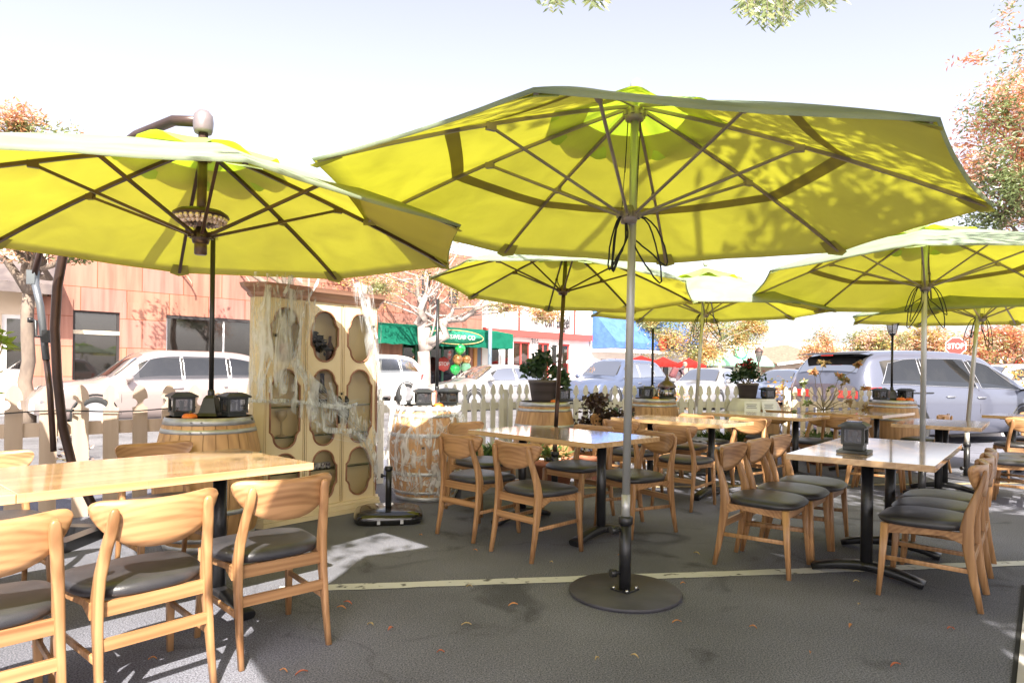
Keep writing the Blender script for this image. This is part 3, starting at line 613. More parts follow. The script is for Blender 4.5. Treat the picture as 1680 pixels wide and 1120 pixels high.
# ------------------------------------------------------------------ barrels and what stands on them
def barrel(x, y, label, sc=1.0, rz=0., web=False):
    t = thing('wine_barrel', label, 'barrel', (x, y, 0), rz, 'oak wine barrels along the fence'); Hh = .89
    def r(z): return (.275 + .075 * (1 - ((z - Hh / 2) / (Hh / 2)) ** 2))
    mb = MB(); K = 26
    for k in range(K):     # staves
        a0, a1 = 2 * pi * k / K, 2 * pi * (k + 1) / K - .012
        def fn(u, v):
            a = a0 + (a1 - a0) * u; z = Hh * v; e = (r(z) + .0012 * sin(pi * u)); return Vector((e * cos(a), e * sin(a), z))
        mb.grid(fn, 3, 14)
    mb.lathe([(r(0) - .004, 0), (.35 - .006, Hh / 2), (r(0) - .004, Hh)], 30, mi=0)
    mb.lathe([(r(Hh), Hh), (r(Hh) - .022, Hh), (r(Hh) - .024, Hh - .028), (0, Hh - .028)], 40, sm=False)
    mb.build('staves', M_stave, t)
    for i, (z0, z1) in enumerate(((.0, .05), (.075, .105), (.25, .285), (.605, .64), (.785, .815), (.84, .888))):
        mb = MB(); mb.lathe([(r(z0) + .001, z0 + .001), (r(z0) + .004, z0 + .002), (r(z1) + .004, z1), (r(z1), z1 + .001)], 48)
        if z0 > .7:
            for dz in (.3, .7):
                for da in (-1.72, -1.50): q = r(z0) + .005; zz = z0 + (z1 - z0) * .5; mb.lathe([(0, .003), (.005, .002), (.006, 0)], 8, (q * cos(da), q * sin(da), zz), M=Matrix.Rotation(da + pi / 2, 3, 'Z') @ Matrix.Rotation(pi / 2, 3, 'X'))
        mb.build('hoop', M_hoop, t)
    if sc != 1: t.scale = (sc,) * 3
    return t
def top_of(x, y): return .867
B1 = at(341, 845); B1 = Vector((-2.10, 4.52, 0))
BP = {'b1': (-2.10, 4.55), 'b2': (-.82, 6.32), 'b3': ((894 - 840) / F * 7.45, 7.45), 'b4': ((1073 - 840) / F * 8.8, 8.8), 'b5': ((1465 - 840) / F * 9.3, 9.3), 'b6': ((1236 - 840) / F * 9.1, 9.1)}
barrel(*BP['b1'], 'wine barrel between picket fence and tall cabinet at left, with two lanterns', rz=.2)
barrel(*BP['b2'], 'wine barrel wrapped in fake cobweb right of the cabinet', rz=1.1)
barrel(*BP['b3'], 'wine barrel carrying a big potted green plant, behind the middle table', rz=.5)
barrel(*BP['b4'], 'wine barrel with black lamp post and round lantern, right of the silver pole', rz=2.)
barrel(*BP['b5'], 'wine barrel with two small pumpkins in front of the minivan', rz=1.4)
barrel(*BP['b6'], 'wine barrel under the pot of red flowers, draped with white menus', rz=3.)
ZB = .862
M_lbody = varied('lantern_black', (.02, .022, .023), (.035, .037, .038), 9, .45, .1, 80)
M_lglass = glassmat('lantern_glass', (.45, .45, .45), .12, .75)
def lantern(x, y, z, rz, label, s=1.0):
    t = thing('solar_lantern', label, 'lantern', (x, y, z), rz, 'small square solar lanterns')
    mb = MB(); mb.box((0, 0, .009), (.19 * s, .19 * s, .018), bev=.003); mb.build('base', M_lbody, t)
    mb = MB(); mb.box((0, 0, .036), (.125 * s, .125 * s, .034), bev=.004)
    for i in (-1, 1):
        for j in (-1, 1): mb.box((i * .062 * s, j * .062 * s, .103), (.016, .016, .1))
    mb.box((0, 0, .058), (.142 * s, .142 * s, .010)); mb.box((0, 0, .151), (.142 * s, .142 * s, .012)); mb.build('frame', M_lbody, t)
    mb = MB(); mb.box((0, 0, .103), (.122 * s, .122 * s, .082)); mb.build('glass_pane', M_lglass, t)
    mb = MB(); mb.lathe([(.012, .063), (.012, .10), (.017, .11), (.015, .128), (0, .135)], 10); mb.build('bulb', mat('frosted', (.6, .6, .58), .3), t)
    mb = MB(); a = .088 * s; b = .05 * s; vs = [(-a, -a, .157), (a, -a, .157), (a, a, .157), (-a, a, .157), (-a, -a, .168), (a, -a, .168), (a, a, .168), (-a, a, .168), (-b, -b, .19), (b, -b, .19), (b, b, .19), (-b, b, .19)]
    mb.add(vs, [(3, 2, 1, 0), (0, 1, 5, 4), (1, 2, 6, 5), (2, 3, 7, 6), (3, 0, 4, 7), (4, 5, 9, 8), (5, 6, 10, 9), (6, 7, 11, 10), (7, 4, 8, 11)]); mb.box((0, 0, .191), (.085 * s, .085 * s, .004), mi=1)
    mb.build('roof', [M_lbody, mat('solar_cell', (.03, .035, .09), .15, coat=1)], t); return t
b = BP['b1']
lantern(b[0] - .185, b[1] - .02, ZB, .7, 'square solar lantern on the leftmost barrel, left of the black cone')
lantern(b[0] + .16, b[1] + .02, ZB, .8, 'square solar lantern on the leftmost barrel, right of the black cone')
b = BP['b2']
lantern(b[0] - .02, b[1] - .12, ZB, .3, 'brown square lantern on the webbed barrel, in front of the picture frame')
lantern(b[0] + .20, b[1] + .06, ZB, .9, 'square lantern at the right edge of the webbed barrel')
b = BP['b3']; lantern(b[0] + .20, b[1] + .06, ZB, .5, 'dark square lantern beside the big plant pot, behind the brown pole')
b = BP['b4']; lantern(b[0] - .12, b[1] - .08, ZB, .3, 'black square lantern next to the lamp post right of the silver pole')
b = BP['b5']
lantern(b[0] - .18, b[1], ZB, .3, 'black square lantern left of the cone on the pumpkin barrel')
lantern(b[0] + .17, b[1] - .02, ZB, .3, 'black square lantern right of the cone on the pumpkin barrel')
b = BP['b6']; lantern(b[0] + .17, b[1] - .1, ZB, .2, 'black square lantern right of the pot of red flowers')
q = at(1402, 742, .752); lantern(q.x, q.y, .751, radians(51), 'black square solar lantern standing on the right front table', .90)
def lamp_post(x, y, z0, z1, label, head=False):
    t = thing('lamp_post', label, 'lamp post', (x, y, z0), 0, 'black solar lamp posts on the barrels')
    mb = MB()
    vs = []
    for (s, z) in ((.115, 0), (.112, .02), (.085, .05), (.052, .15), (.034, .17)):
        for k in range(4): a = pi / 4 + k * pi / 2; vs.append((s * cos(a), s * sin(a), z))
    mb.add(vs, [(4 * i + j, 4 * i + (j + 1) % 4, 4 * i + 4 + (j + 1) % 4, 4 * i + 4 + j) for i in range(4) for j in range(4)] + [(16, 17, 18, 19)]); mb.build('cone_base', M_black, t)
    h = z1 - z0; mb = MB(); mb.tube([(0, 0, .16), (0, 0, h)], .0165, 12); mb.lathe([(.02, .16), (.023, .17), (.023, .20), (.017, .21)], 12); mb.build('pole', M_black, t)
    if head:
        mb = MB(); mb.lathe([(.02, 0), (.035, .01), (.05, .03), (.055, .035)], 6, (0, 0, h), sm=False)
        for k in range(6): a = k * pi / 3; mb.tube([(.055 * cos(a), .055 * sin(a), h + .035), (.085 * cos(a), .085 * sin(a), h + .17)], .005, 4)
        mb.lathe([(.09, .17), (.105, .175), (.1, .19), (.05, .21), (0, .215)], 6, (0, 0, h), sm=False); mb.build('lantern_head', M_black, t)
        mb = MB(); mb.lathe([(.048, .04), (.078, .165)], 6, (0, 0, h), sm=False); mb.build('lamp_glass', glassmat('lamp_pane', (.9, .9, .92), .3, .5), t)
    return t
b = BP['b1']; lamp_post(b[0] + .0, b[1] + .02, ZB, 2.2, 'slim black lamp post rising from the leftmost barrel under the cantilever umbrella')
b = BP['b2']; lamp_post(b[0] + .08, b[1] + .14, ZB, 1.93, 'bare black post standing on the webbed barrel')
b = BP['b4']; lamp_post(b[0] + .0, b[1] + .10, ZB, 1.84, 'bare black post standing on the barrel right of the silver pole')
b = BP['b5']; lamp_post(b[0] + .02, b[1] + .06, ZB, 1.80, 'black post with glass lantern head in front of the minivan', True)
M_pump = varied('pumpkin_orange', (.75, .19, .02), (.6, .13, .01), 12, .5, rnd=.1)
def pumpkin(x, y, z, r, label):
    t = thing('pumpkin', label, 'pumpkin', (x, y, z), 0, 'mini pumpkins on the barrels'); mb = MB()
    def fn(u, v):
        a = 2 * pi * u; b_ = pi * v; q = r * (sin(b_) ** .8) * (1 - .09 * abs(sin(a * 5)) ** 3 * 1.0 + 0 * b_); zz = -cos(b_) * r * .58 * (1 - .0) + r * .58
        if b_ > 2.6: zz -= r * .12 * (b_ - 2.6) / .54
        return Vector((q * (1 - .10 * (1 - abs(sin(a * 5)))) * cos(a), q * (1 - .10 * (1 - abs(sin(a * 5)))) * sin(a), zz))
    mb.grid(fn, 60, 12); mb.build('body', M_pump, t)
    mb = MB(); mb.tube([(0, 0, r * .95), (r * .05, 0, r * 1.2), (r * .2, 0, r * 1.4)], [r * .16, r * .1, r * .12], 6); mb.build('stem', mat('pumpkin_stem', (.16, .13, .05), .8), t)
b = BP['b1']; pumpkin(b[0] - .04, b[1] - .20, ZB, .052, 'mini pumpkin on the leftmost barrel between the lanterns')
b = BP['b2']; pumpkin(b[0] + .13, b[1] - .15, ZB, .05, 'mini pumpkin on the webbed barrel')
b = BP['b3']; pumpkin(b[0] + .10, b[1] - .19, ZB, .05, 'mini pumpkin beside the big plant pot')
b = BP['b4']; pumpkin(b[0] - .01, b[1] - .17, ZB, .05, 'mini pumpkin next to the lamp post right of the silver pole')
b = BP['b5']; pumpkin(b[0] - .0, b[1] - .20, ZB, .062, 'left one of two mini pumpkins in front of the black cone'); pumpkin(b[0] + .12, b[1] - .20, ZB, .058, 'right one of two mini pumpkins in front of the black cone')
# round kettle lantern on the fourth barrel
b = BP['b4']; t = thing('round_lantern', 'round caged black lantern with domed lid beside the bare post', 'lantern', (b[0] + .17, b[1] - .02, ZB))
mb = MB(); mb.lathe([(.0, 0), (.11, 0), (.13, .02), (.13, .05), (.11, .055), (0, .055)], 24); mb.build('base', M_lbody, t)
mb = MB(); mb.lathe([(.09, .055), (.10, .09), (.09, .17)], 20); mb.build('glass_pane', glassmat('lamp_pane'), t)
mb = MB()
for k in range(8): a = k * pi / 4; mb.tube([(.115 * cos(a), .115 * sin(a), .05), (.12 * cos(a), .12 * sin(a), .11), (.105 * cos(a), .105 * sin(a), .18)], .004, 5)
mb.build('cage', M_lbody, t)
mb = MB(); mb.lathe([(.12, .175), (.125, .185), (.10, .23), (.05, .265), (.03, .275), (.035, .29), (.02, .31), (.012, .33), (.018, .345), (0, .36)], 24); mb.build('lid', varied('lid_bronze', (.12, .09, .08), (.2, .15, .13), 9, .35, metal=.6), t)
# framed card on the second barrel
b = BP['b2']; t = thing('picture_frame', 'small brown framed card leaning on the webbed barrel', 'picture frame', (b[0] + .03, b[1] + .04, ZB), -.15)
Mx = Matrix.Rotation(-.15, 3, 'X'); mb = MB(); mb.box((0, 0, .085), (.13, .012, .17), M=Mx); mb.build('frame', wood('frame_brown', (.18, .07, .05), (.1, .04, .03)), t)
mb = MB(); mb.box((0, -.008, .086), (.10, .002, .135), M=Mx); mb.build('card', varied('card_print', (.55, .40, .28), (.25, .12, .1), 20, .5), t)
# menus and white cloth on the sixth barrel
b = BP['b6']; mb = MB()
def cl(u, v):
    a = pi * 1.02 + pi * .96 * u; rr = .292 + .075 * min(1, v * 2.2) + .012 * sin(u * 40) * v; z = ZB + .035 - .30 * v - .03 * sin(u * 9) * v; return Vector((b[0] + rr * cos(a), b[1] + rr * sin(a), z))
mb.grid(cl, 60, 8); tag(mb.build('white_cloth', varied('cloth_white', (.75, .74, .76), (.6, .58, .62), 6, .8)), 'white cloth draped over the barrel under the red flower pot', 'cloth')
M_paper = mat('menu_paper', (.75, .76, .80), .5); M_print = mat('menu_print', (.08, .08, .1), .6)
for i, (dx, rz, lab) in enumerate(((-.17, -.25, 'white printed menu card leaning on the cloth, left one'), (.06, .2, 'white menu card leaning on the cloth, right one'))):
    t = thing('menu_card', lab, 'menu', (b[0] + dx, b[1] - .44, ZB - .16), rz); Mx = Matrix.Rotation(-.3, 3, 'X'); mb = MB(); mb.box((0, .01, .08), (.20, .004, .17), M=Mx); mb.build('sheet', M_paper, t)
    mb = MB()
    for k in range(5): mb.box((-.01, .0055, .035 + .023 * k), (.13 - .02 * (k % 2), .002, .006), M=Mx)
    mb.build('print_lines', M_print, t)

# ------------------------------------------------------------------ cabinet
CX, CY, CA = -1.56, 5.44, radians(49)
M_cream = varied('cream_paint', (.66, .52, .31), (.74, .61, .40), 3, .5, .15, 70, stretch=(1, 1, .25)); M_cbrown = varied('brown_trim', (.20, .085, .045), (.30, .14, .08), 8, .45)
M_tan = varied('cabinet_inside', (.86, .71, .42), (.80, .64, .36), 2, .6); M_cornice = wood('cornice_pink', (.42, .24, .17), (.30, .15, .10), axis=0, rough=.4)
cab = thing('display_cabinet', 'tall cream display cabinet with arched glass panels and cobweb drapes', 'cabinet', (CX, CY, 0), CA); cab.scale = (1, 1, .965)
CW, CD, CC = .53, .13, .055      # half width of the front, depth, canted corner
def plan(o): return [(-CW - o * .4, -o), (CW + o * .4, -o), (CW + CC + o, CC * 1.15), (CW + CC + o, CD), (.12, .50), (-.12, .50), (-CW - CC - o, CD), (-CW - CC - o, CC * 1.15)]
mb = MB()
for (z0, z1, o) in ((0, .035, .055), (.037, .075, .045), (.077, .10, .03)): mb.prism(plan(o), z0, z1)
norm_out(mb.build('plinth', M_cream, cab))
mb = MB(); vs = []; pr = [(.008, 1.843), (.025, 1.86), (.03, 1.88), (.05, 1.895), (.075, 1.915), (.085, 1.94), (.09, 1.95)]
for o, z in pr: vs += [(x, y, z) for x, y in plan(o)]
mb.add(vs, [(8 * i + j, 8 * i + (j + 1) % 8, 8 * i + 8 + (j + 1) % 8, 8 * i + 8 + j) for i in range(len(pr) - 1) for j in range(8)] + [tuple(range(48, 56)), tuple(range(7, -1, -1))]); norm_out(mb.build('cornice', M_cornice, cab))
def arch(cx, z0, z1, w, n=14):
    """cathedral outline: arched top and bottom, narrower than the sides, with small shoulders"""
    h = w / 2; r = h * .76; p = []
    for k in range(n + 1): a = pi * k / n; p.append((cx + r * cos(a), z1 - r * .95 + r * .95 * sin(a)))
    sh = z1 - r * .95; sl = z0 + r * .95
    p += [(cx - r - .004, sh - .012), (cx - h * .9, sh - .035), (cx - h, sh - .045)]
    p += [(cx - h, sl + .045), (cx - h * .9, sl + .035), (cx - r - .004, sl + .012)]
    for k in range(n + 1): a = pi + pi * k / n; p.append((cx + r * cos(a), z0 + r * .95 + r * .95 * sin(a)))
    p += [(cx + r + .004, sl + .012), (cx + h * .9, sl + .035), (cx + h, sl + .045), (cx + h, sh - .045), (cx + h * .9, sh - .035), (cx + r + .004, sh - .012)]
    return p
def holed(name, outer, holes, th, m, parent, M):
    cu = bpy.data.curves.new(name, 'CURVE'); cu.dimensions = '2D'; cu.fill_mode = 'BOTH'; cu.extrude = th / 2
    for poly in [outer] + holes:
        sp = cu.splines.new('POLY'); sp.points.add(len(poly) - 1); sp.use_cyclic_u = True
        for i, (x, y) in enumerate(poly): sp.points[i].co = (x, y, 0, 1)
    o = bpy.data.objects.new(name, cu); COL.objects.link(o); dg = bpy.context.evaluated_depsgraph_get(); me = bpy.data.meshes.new_from_object(o.evaluated_get(dg)); bpy.data.objects.remove(o)
    me.materials.clear(); me.materials.append(m); me.transform(M); q = bpy.data.objects.new(name, me); COL.objects.link(q); q.parent = parent; return q
UP = Matrix(((1, 0, 0, 0), (0, 0, -1, 0), (0, 1, 0, 0), (0, 0, 0, 1)))      # drawing plane x, y -> x, z (facing -y)
rows = ((.145, .57), (.615, 1.265), (1.335, 1.765))
for i in range(3):
    cx = -CW + (i + .5) * 2 * CW / 3; hw = CW / 3 - .004; holes = [arch(cx, a, b_, .255) for a, b_ in rows]
    M0 = Matrix.Translation((0, .012, 0)) @ UP
    d = holed('cabinet_door', [(cx - hw, .102), (cx + hw, .102), (cx + hw, 1.842), (cx - hw, 1.842)], holes, .024, M_cream, cab, M0)
    for h in holes:
        mb = MB(); pts = [Vector((x, -.001, z)) for x, z in h]; pts = pts + [pts[0]]; mb.tube(pts, .0085, 6, caps=False); mb.build('panel_moulding', M_cbrown, d)
        mb = MB(); mb.add([(x, .012, z) for x, z in h], [tuple(range(len(h)))]); mb.build('door_glass', glassmat('cabinet_glass', (.97, .96, .93), .04, 1.0), d)
    mb = MB()
    for x0 in (-hw + .012, hw - .012): mb.box((cx + x0, -.001, .97), (.004, .003, 1.72))
    mb.build('groove', varied('groove_brown', (.36, .22, .10), (.45, .3, .15), 5), d)
    if i:
        hx = cx + (hw - .03) * (1 if i == 1 else -1)
        mb = MB(); pts = [(hx, -.012, .80), (hx - .006, -.03, .83), (hx + .006, -.034, .87), (hx, -.036, .91), (hx - .006, -.034, .96), (hx + .006, -.03, 1.0), (hx, -.012, 1.03)]; mb.tube(pts, [.006, .009, .006, .01, .006, .009, .006], 8); mb.box((hx, -.004, .915), (.018, .006, .24), bev=.002); mb.build('handle', M_black, d)
# canted sides with a tall oval light, square sides, back, floor and shelves
for s in (-1, 1):
    x0, y0, x1, y1 = s * CW, 0, s * (CW + CC), CC * 1.15; ln = sqrt((x1 - x0) ** 2 + y1 ** 2); ang = atan2(y1 - y0, x1 - x0) if s > 0 else atan2(y0 - y1, x0 - x1)
    p0 = Vector((x0, y0, 0)) if s > 0 else Vector((x1, y1, 0)); Mx = Matrix.Translation(p0) @ Matrix.Rotation(ang, 4, 'Z') @ Matrix.Translation((0, .012, 0)) @ UP
    holes = [] if s < 0 else [[(ln / 2 + .05 * cos(2 * pi * k / 28), (a + b_) / 2 + (b_ - a) * .48 * sin(2 * pi * k / 28)) for k in range(28)] for a, b_ in rows]
    d = holed('side_panel', [(.002, .102), (ln - .002, .102), (ln - .002, 1.842), (.002, 1.842)], holes, .02, M_cream, cab, Mx)
    for h in holes:
        mb = MB(); pts = [(Mx @ Vector((x, z, .013))) for x, z in h]; mb.tube(pts + [pts[0]], .007, 6, caps=False); mb.build('panel_moulding', M_cbrown, d)
    mb = MB(); mb.box((s * (CW + CC - .01), (CC * 1.15 + CD) / 2, .97), (.02, CD - CC * 1.15, 1.74)); mb.build('side_wall', M_cream, cab)
mb = MB(); mb.box((0, .125, .97), (2 * (CW + CC) - .06, .012, 1.74)); mb.prism([(-CW - CC + .01, CD + .003), (CW + CC - .01, CD + .003), (.12, .49), (-.12, .49)], .10, 1.84); mb.build('back_panel', M_tan, cab)
mb = MB(); mb.box((0, .075, .595), (1.08, .085, .02)); mb.box((0, .075, 1.30), (1.08, .085, .02)); mb.build('inner_deck', M_tan, cab)
for z in (.40, .70, .95): mb = MB(); mb.box((0, .075, z), (1.06, .085, .008)); mb.build('glass_shelf', glassmat('shelf_glass', (.6, .85, .7), .15, .85), cab)
def in_cab(x, y, z): return Matrix.Translation((CX, CY, 0)) @ Matrix.Rotation(CA, 4, 'Z') @ Vector((x, y, z))
p = in_cab(.03, .078, .922); t = thing('bottle', 'dark round bellied bottle inside the middle of the cabinet', 'bottle', p)
mb = MB(); mb.lathe([(0, 0), (.036, 0), (.043, .03), (.044, .08), (.036, .13), (.022, .16), (.018, .18), (.017, .25), (.02, .255), (.02, .27), (0, .27)], 20); mb.build('glass_body', mat('bottle_dark', (.03, .02, .015), .1), t)
mb = MB(); mb.lathe([(.0445, .05), (.0445, .10)], 20); mb.build('label', mat('bottle_label', (.5, .36, .2), .6), t)
p = in_cab(.0, .072, 1.266); t = thing('skull_ornament', 'white skull shaped ornament with dark feathers in the top cabinet window', 'ornament', p)
mb = MB(); mb.lathe([(0, 0), (.03, .01), (.038, .06), (.042, .12), (.036, .18), (.02, .21), (0, .22)], 18, (-.04, 0, 0)); mb.build('body', varied('bone', (.75, .68, .6), (.6, .5, .42), 9, .6), t)
mb = MB(); foliage(mb, [((-.02, -.03, .2), (.05, .04, .07)), ((.03, -.03, .13), (.03, .03, .07))], 60, .09, 1, random.Random(3)); mb.build('feather', mat('feather_black', (.01, .01, .01), .5), t)
p = in_cab(.10, .075, 1.266); t = thing('bottle', 'brown bottle in the top middle window of the cabinet', 'bottle', p); mb = MB(); mb.lathe([(0, 0), (.035, 0), (.035, .14), (.012, .19), (.012, .24), (0, .24)], 14); mb.build('glass_body', mat('bottle_brown', (.09, .025, .012), .12), t)
for i, (x, n, lab) in enumerate(((.0, 5, 'row of small white spotted cups on the low cabinet shelf, middle'), (.26, 2, 'small white spotted cups on the low cabinet shelf, right'))):
    for k in range(n):
        p = in_cab(x + k * .045 - .09, .07, .39); t = thing('cup', 'small white spotted cup on the low shelf of the cabinet', 'cup', p, 0, 'small cups in the cabinet'); mb = MB(); mb.lathe([(.014, 0), (.02, .005), (.022, .05), (.019, .05), (.017, .01), (0, .008)], 12); mb.build('body', varied('cup_spots', (.75, .72, .7), (.15, .12, .15), 60, .4, lo=.5, hi=.56), t)
p = in_cab(-.34, .075, 1.266); t = thing('paper_mask', 'red and white paper decoration in the upper left cabinet window', 'decoration', p); mb = MB(); mb.lathe([(0, .02), (.03, .03), (.042, .09), (.03, .15), (0, .17)], 14); mb.build('body', varied('red_white', (.8, .75, .75), (.6, .06, .05), 14, .6, lo=.48, hi=.54), t)
p = in_cab(-.34, .075, .68); t = thing('goblet', 'pale goblet on the shelf behind the left cabinet door', 'goblet', p); mb = MB(); mb.lathe([(0, 0), (.04, 0), (.035, .01), (.008, .02), (.007, .12), (.04, .16), (.045, .21), (.04, .21), (.035, .16), (0, .13)], 16); mb.build('body', varied('goblet_tan', (.6, .48, .3), (.5, .38, .22), 9, .3), t)

# ------------------------------------------------------------------ cobwebs
M_web = webmat('cobweb_thin', .47, .66, .85, 15, (1, 1, .16)); M_webd = webmat('cobweb_dense', .36, .58, .95, 24, (1, 1, .35)); M_str = fabric('web_strand', (.75, .78, .80), (.75, .78, .80), .4, stain=0)
def strands(mb, A, rnd, n, spread, r=.0009, sag=.04):
    for _ in range(n):
        pts = [Vector(p) + Vector((rnd.gauss(0, spread), rnd.gauss(0, spread * .3), rnd.gauss(0, spread))) for p in A]; out = []
        for i in range(len(pts) - 1):
            for k in range(5):
                u = k / 5; out.append(pts[i].lerp(pts[i + 1], u) - Vector((0, 0, sag * 4 * u * (1 - u) * .4)))
        mb.tube(out + [pts[-1]], rnd.uniform(.5, 1.3) * r, 4, caps=False)
wb = thing('cobweb', 'torn white fake cobweb hanging over the cream cabinet', 'cobweb', (CX, CY, 0), CA); rnd = random.Random(8)
def sheetfn(P00, P10, P01, P11, amp, sd):
    P00, P10, P01, P11 = [Vector(p) for p in (P00, P10, P01, P11)]
    def fn(u, v):
        p = P00.lerp(P10, u).lerp(P01.lerp(P11, u), v); q = noise.noise(p * 5 + Vector((sd, 0, 0))); return p + Vector((0, q * amp, q * amp * .6))
    return fn
mb = MB()
mb.grid(sheetfn((-.66, -.07, 1.95), (-.05, -.10, 1.95), (-.70, -.06, .95), (-.28, -.05, 1.05), .03, 1), 24, 30)
mb.grid(sheetfn((-.62, -.05, 1.12), (-.30, -.045, 1.28), (-.1, -.05, .72), (.28, -.06, .86), .03, 4), 24, 16)
mb.grid(sheetfn((-.05, -.05, .84), (.34, -.045, .94), (.42, -.05, .50), (.56, -.03, .60), .03, 7), 24, 16)
mb.grid(sheetfn((.18, -.10, 1.95), (.40, -.10, 1.95), (.45, -.05, 1.15), (.62, .03, 1.2), .03, 9), 16, 24)
mb.grid(sheetfn((.48, -.05, 1.7), (.66, .10, 1.75), (.55, -.04, .55), (.68, .10, .5), .03, 12), 10, 24)
mb.build('thin_veil', M_web, wb)
def ribbon(mb, pts, wd, rnd, mi=0):
    P_ = [Vector(p) for p in pts]; out = []
    for i in range(len(P_) - 1):
        for k in range(8): out.append(P_[i].lerp(P_[i + 1], k / 8))
    out.append(P_[-1]); vs = []
    for i, p in enumerate(out):
        t_ = (out[min(i + 1, len(out) - 1)] - out[max(i - 1, 0)]).normalized(); s_ = Vector((t_.z, 0, -t_.x)).normalized(); ww = wd * (1 + .5 * noise.noise(p * 9)); j = Vector((0, .012 * noise.noise(p * 14), 0))
        vs += [p + s_ * ww + j, p + j * 2, p - s_ * ww + j]
    mb.add(vs, [q for i in range(len(out) - 1) for q in ((3 * i, 3 * i + 1, 3 * i + 4, 3 * i + 3), (3 * i + 1, 3 * i + 2, 3 * i + 5, 3 * i + 4))], mi, True)
mb = MB()
for pts, wd in (([(-.75, -.05, .98), (-.3, -.05, .97), (-.05, -.06, .93), (.14, -.06, .90), (.30, -.05, .93)], .016), ([(-.33, -.06, 1.35), (-.22, -.06, 1.15), (-.16, -.06, .95), (-.13, -.06, .80), (.0, -.06, .72), (.25, -.055, .70), (.42, -.05, .60), (.50, -.04, .45), (.54, .0, .22)], .022),
    ([(.24, -.11, 1.96), (.33, -.08, 1.75), (.42, -.06, 1.55), (.50, -.05, 1.35), (.57, .0, 1.1), (.60, .03, .9)], .018), ([(.28, -.11, 1.96), (.42, -.07, 1.7), (.50, -.05, 1.5)], .012),
    ([(-.35, -.09, 1.96), (-.45, -.06, 1.72), (-.42, -.06, 1.55), (-.36, -.06, 1.35)], .012), ([(-.12, -.1, 1.96), (-.22, -.07, 1.75), (-.27, -.06, 1.5), (-.30, -.06, 1.35)], .010), ([(-.55, -.06, 1.95), (-.53, -.05, 1.6), (-.50, -.05, 1.3), (-.62, -.05, 1.0)], .008), ([(.02, -.05, 1.12), (.05, -.06, 1.0), (.10, -.06, .92), (.2, -.06, .90)], .012)):
    ribbon(mb, pts, wd, rnd)
mb.build('thick_strand', M_webd, wb)
mb = MB()
for A, n, sp in (([(-.35, -.07, 1.95), (-.38, -.06, 1.6), (-.34, -.06, 1.3)], 14, .04), ([(-.33, -.06, 1.35), (-.1, -.06, 1.05), (.2, -.06, .9)], 16, .035), ([(.26, -.10, 1.95), (.44, -.06, 1.5), (.6, .0, .95)], 16, .03), ([(.14, -.06, .9), (.35, -.05, .70), (.53, -.02, .35)], 16, .035), ([(-.7, -.05, 1.0), (0, -.05, .95), (.3, -.05, .92)], 10, .02), ([(-.15, -.06, .95), (.05, -.06, .72), (.4, -.05, .62)], 12, .03)):
    strands(mb, A, rnd, n, sp)
o = mb.build('fine_thread', M_str, wb); o['kind'] = 'stuff'
b = BP['b2']; wb = thing('cobweb', 'white fake cobweb wound around the barrel right of the cabinet', 'cobweb', (b[0], b[1], 0), radians(7))
def rb_(z): return .283 + .075 * (1 - ((z - .445) / .445) ** 2)
def onb(a, z, o=.012): a = radians(a); return Vector(((rb_(z) + o) * sin(a), -(rb_(z) + o) * cos(a), z))
mb = MB(); mb.grid(lambda u, v: onb(-100 + 200 * u, .06 + .84 * v, .010 + .012 * noise.noise(Vector((u * 6, v * 6, 2)))), 40, 24); mb.build('thin_veil', webmat('cobweb_barrel', .46, .66, .9, 17, (1, 1, .3)), wb)
mb = MB()
for pts, wd in (([onb(-75, .30), onb(-30, .25), onb(10, .20), onb(40, .17), onb(75, .22)], .04), ([onb(-30, .88), onb(-20, .72), onb(-35, .60), onb(-60, .55)], .016), ([onb(5, .90), onb(8, .72), onb(2, .60)], .02), ([onb(60, .88), onb(40, .7), onb(25, .5), onb(-10, .42), onb(-60, .40)], .018), ([onb(62, .89, .03), onb(70, .7, .03), onb(75, .4, .03), onb(70, .15, .03)], .05), ([onb(-85, .85), onb(-80, .5), onb(-70, .12)], .03)): ribbon(mb, [Vector(p) for p in pts], wd, rnd)
mb.build('thick_strand', M_webd, wb)
mb = MB()
for k in range(20):
    a0 = rnd.uniform(-80, 70); z0 = rnd.uniform(.25, .88); a1 = a0 + rnd.uniform(-60, 60); a1 = max(-85, min(85, a1)); z1 = max(.1, min(.88, z0 - rnd.uniform(-.1, .4))); mb.tube([onb(a0 + (a1 - a0) * q / 6, z0 + (z1 - z0) * q / 6 - .03 * sin(pi * q / 6), .016) for q in range(7)], .0016, 4, caps=False)
o = mb.build('fine_thread', M_str, wb); o['kind'] = 'stuff'
M_spid = mat('spider_black', (.01, .01, .01), .4)
for i, (p, lab) in enumerate(((in_cab(-.48, -.07, 1.48), 'tiny plastic spider in the web at the cabinet left side'), (in_cab(.44, -.075, 1.60), 'tiny plastic spider in the web at the cabinet upper right'), (in_cab(.12, -.075, 1.02), 'tiny plastic spider in the web near the cabinet handles'), (Vector((b[0] + .02, b[1] - .385, .52)), 'tiny plastic spider on the webbed barrel'))):
    t = thing('toy_spider', lab, 'spider', p); mb = MB(); mb.lathe([(0, -.012), (.008, -.008), (.009, 0), (.005, .008), (0, .014)], 8); mb.build('body', M_spid, t)
    mb = MB()
    for s in (-1, 1):
        for k in range(4): mb.tube([(0, 0, .002 * k), (s * .012, -.006, .006 + .005 * k - .008), (s * .022, -.002, -.012 + .010 * k)], .0012, 4)
    mb.build('legs', M_spid, t)

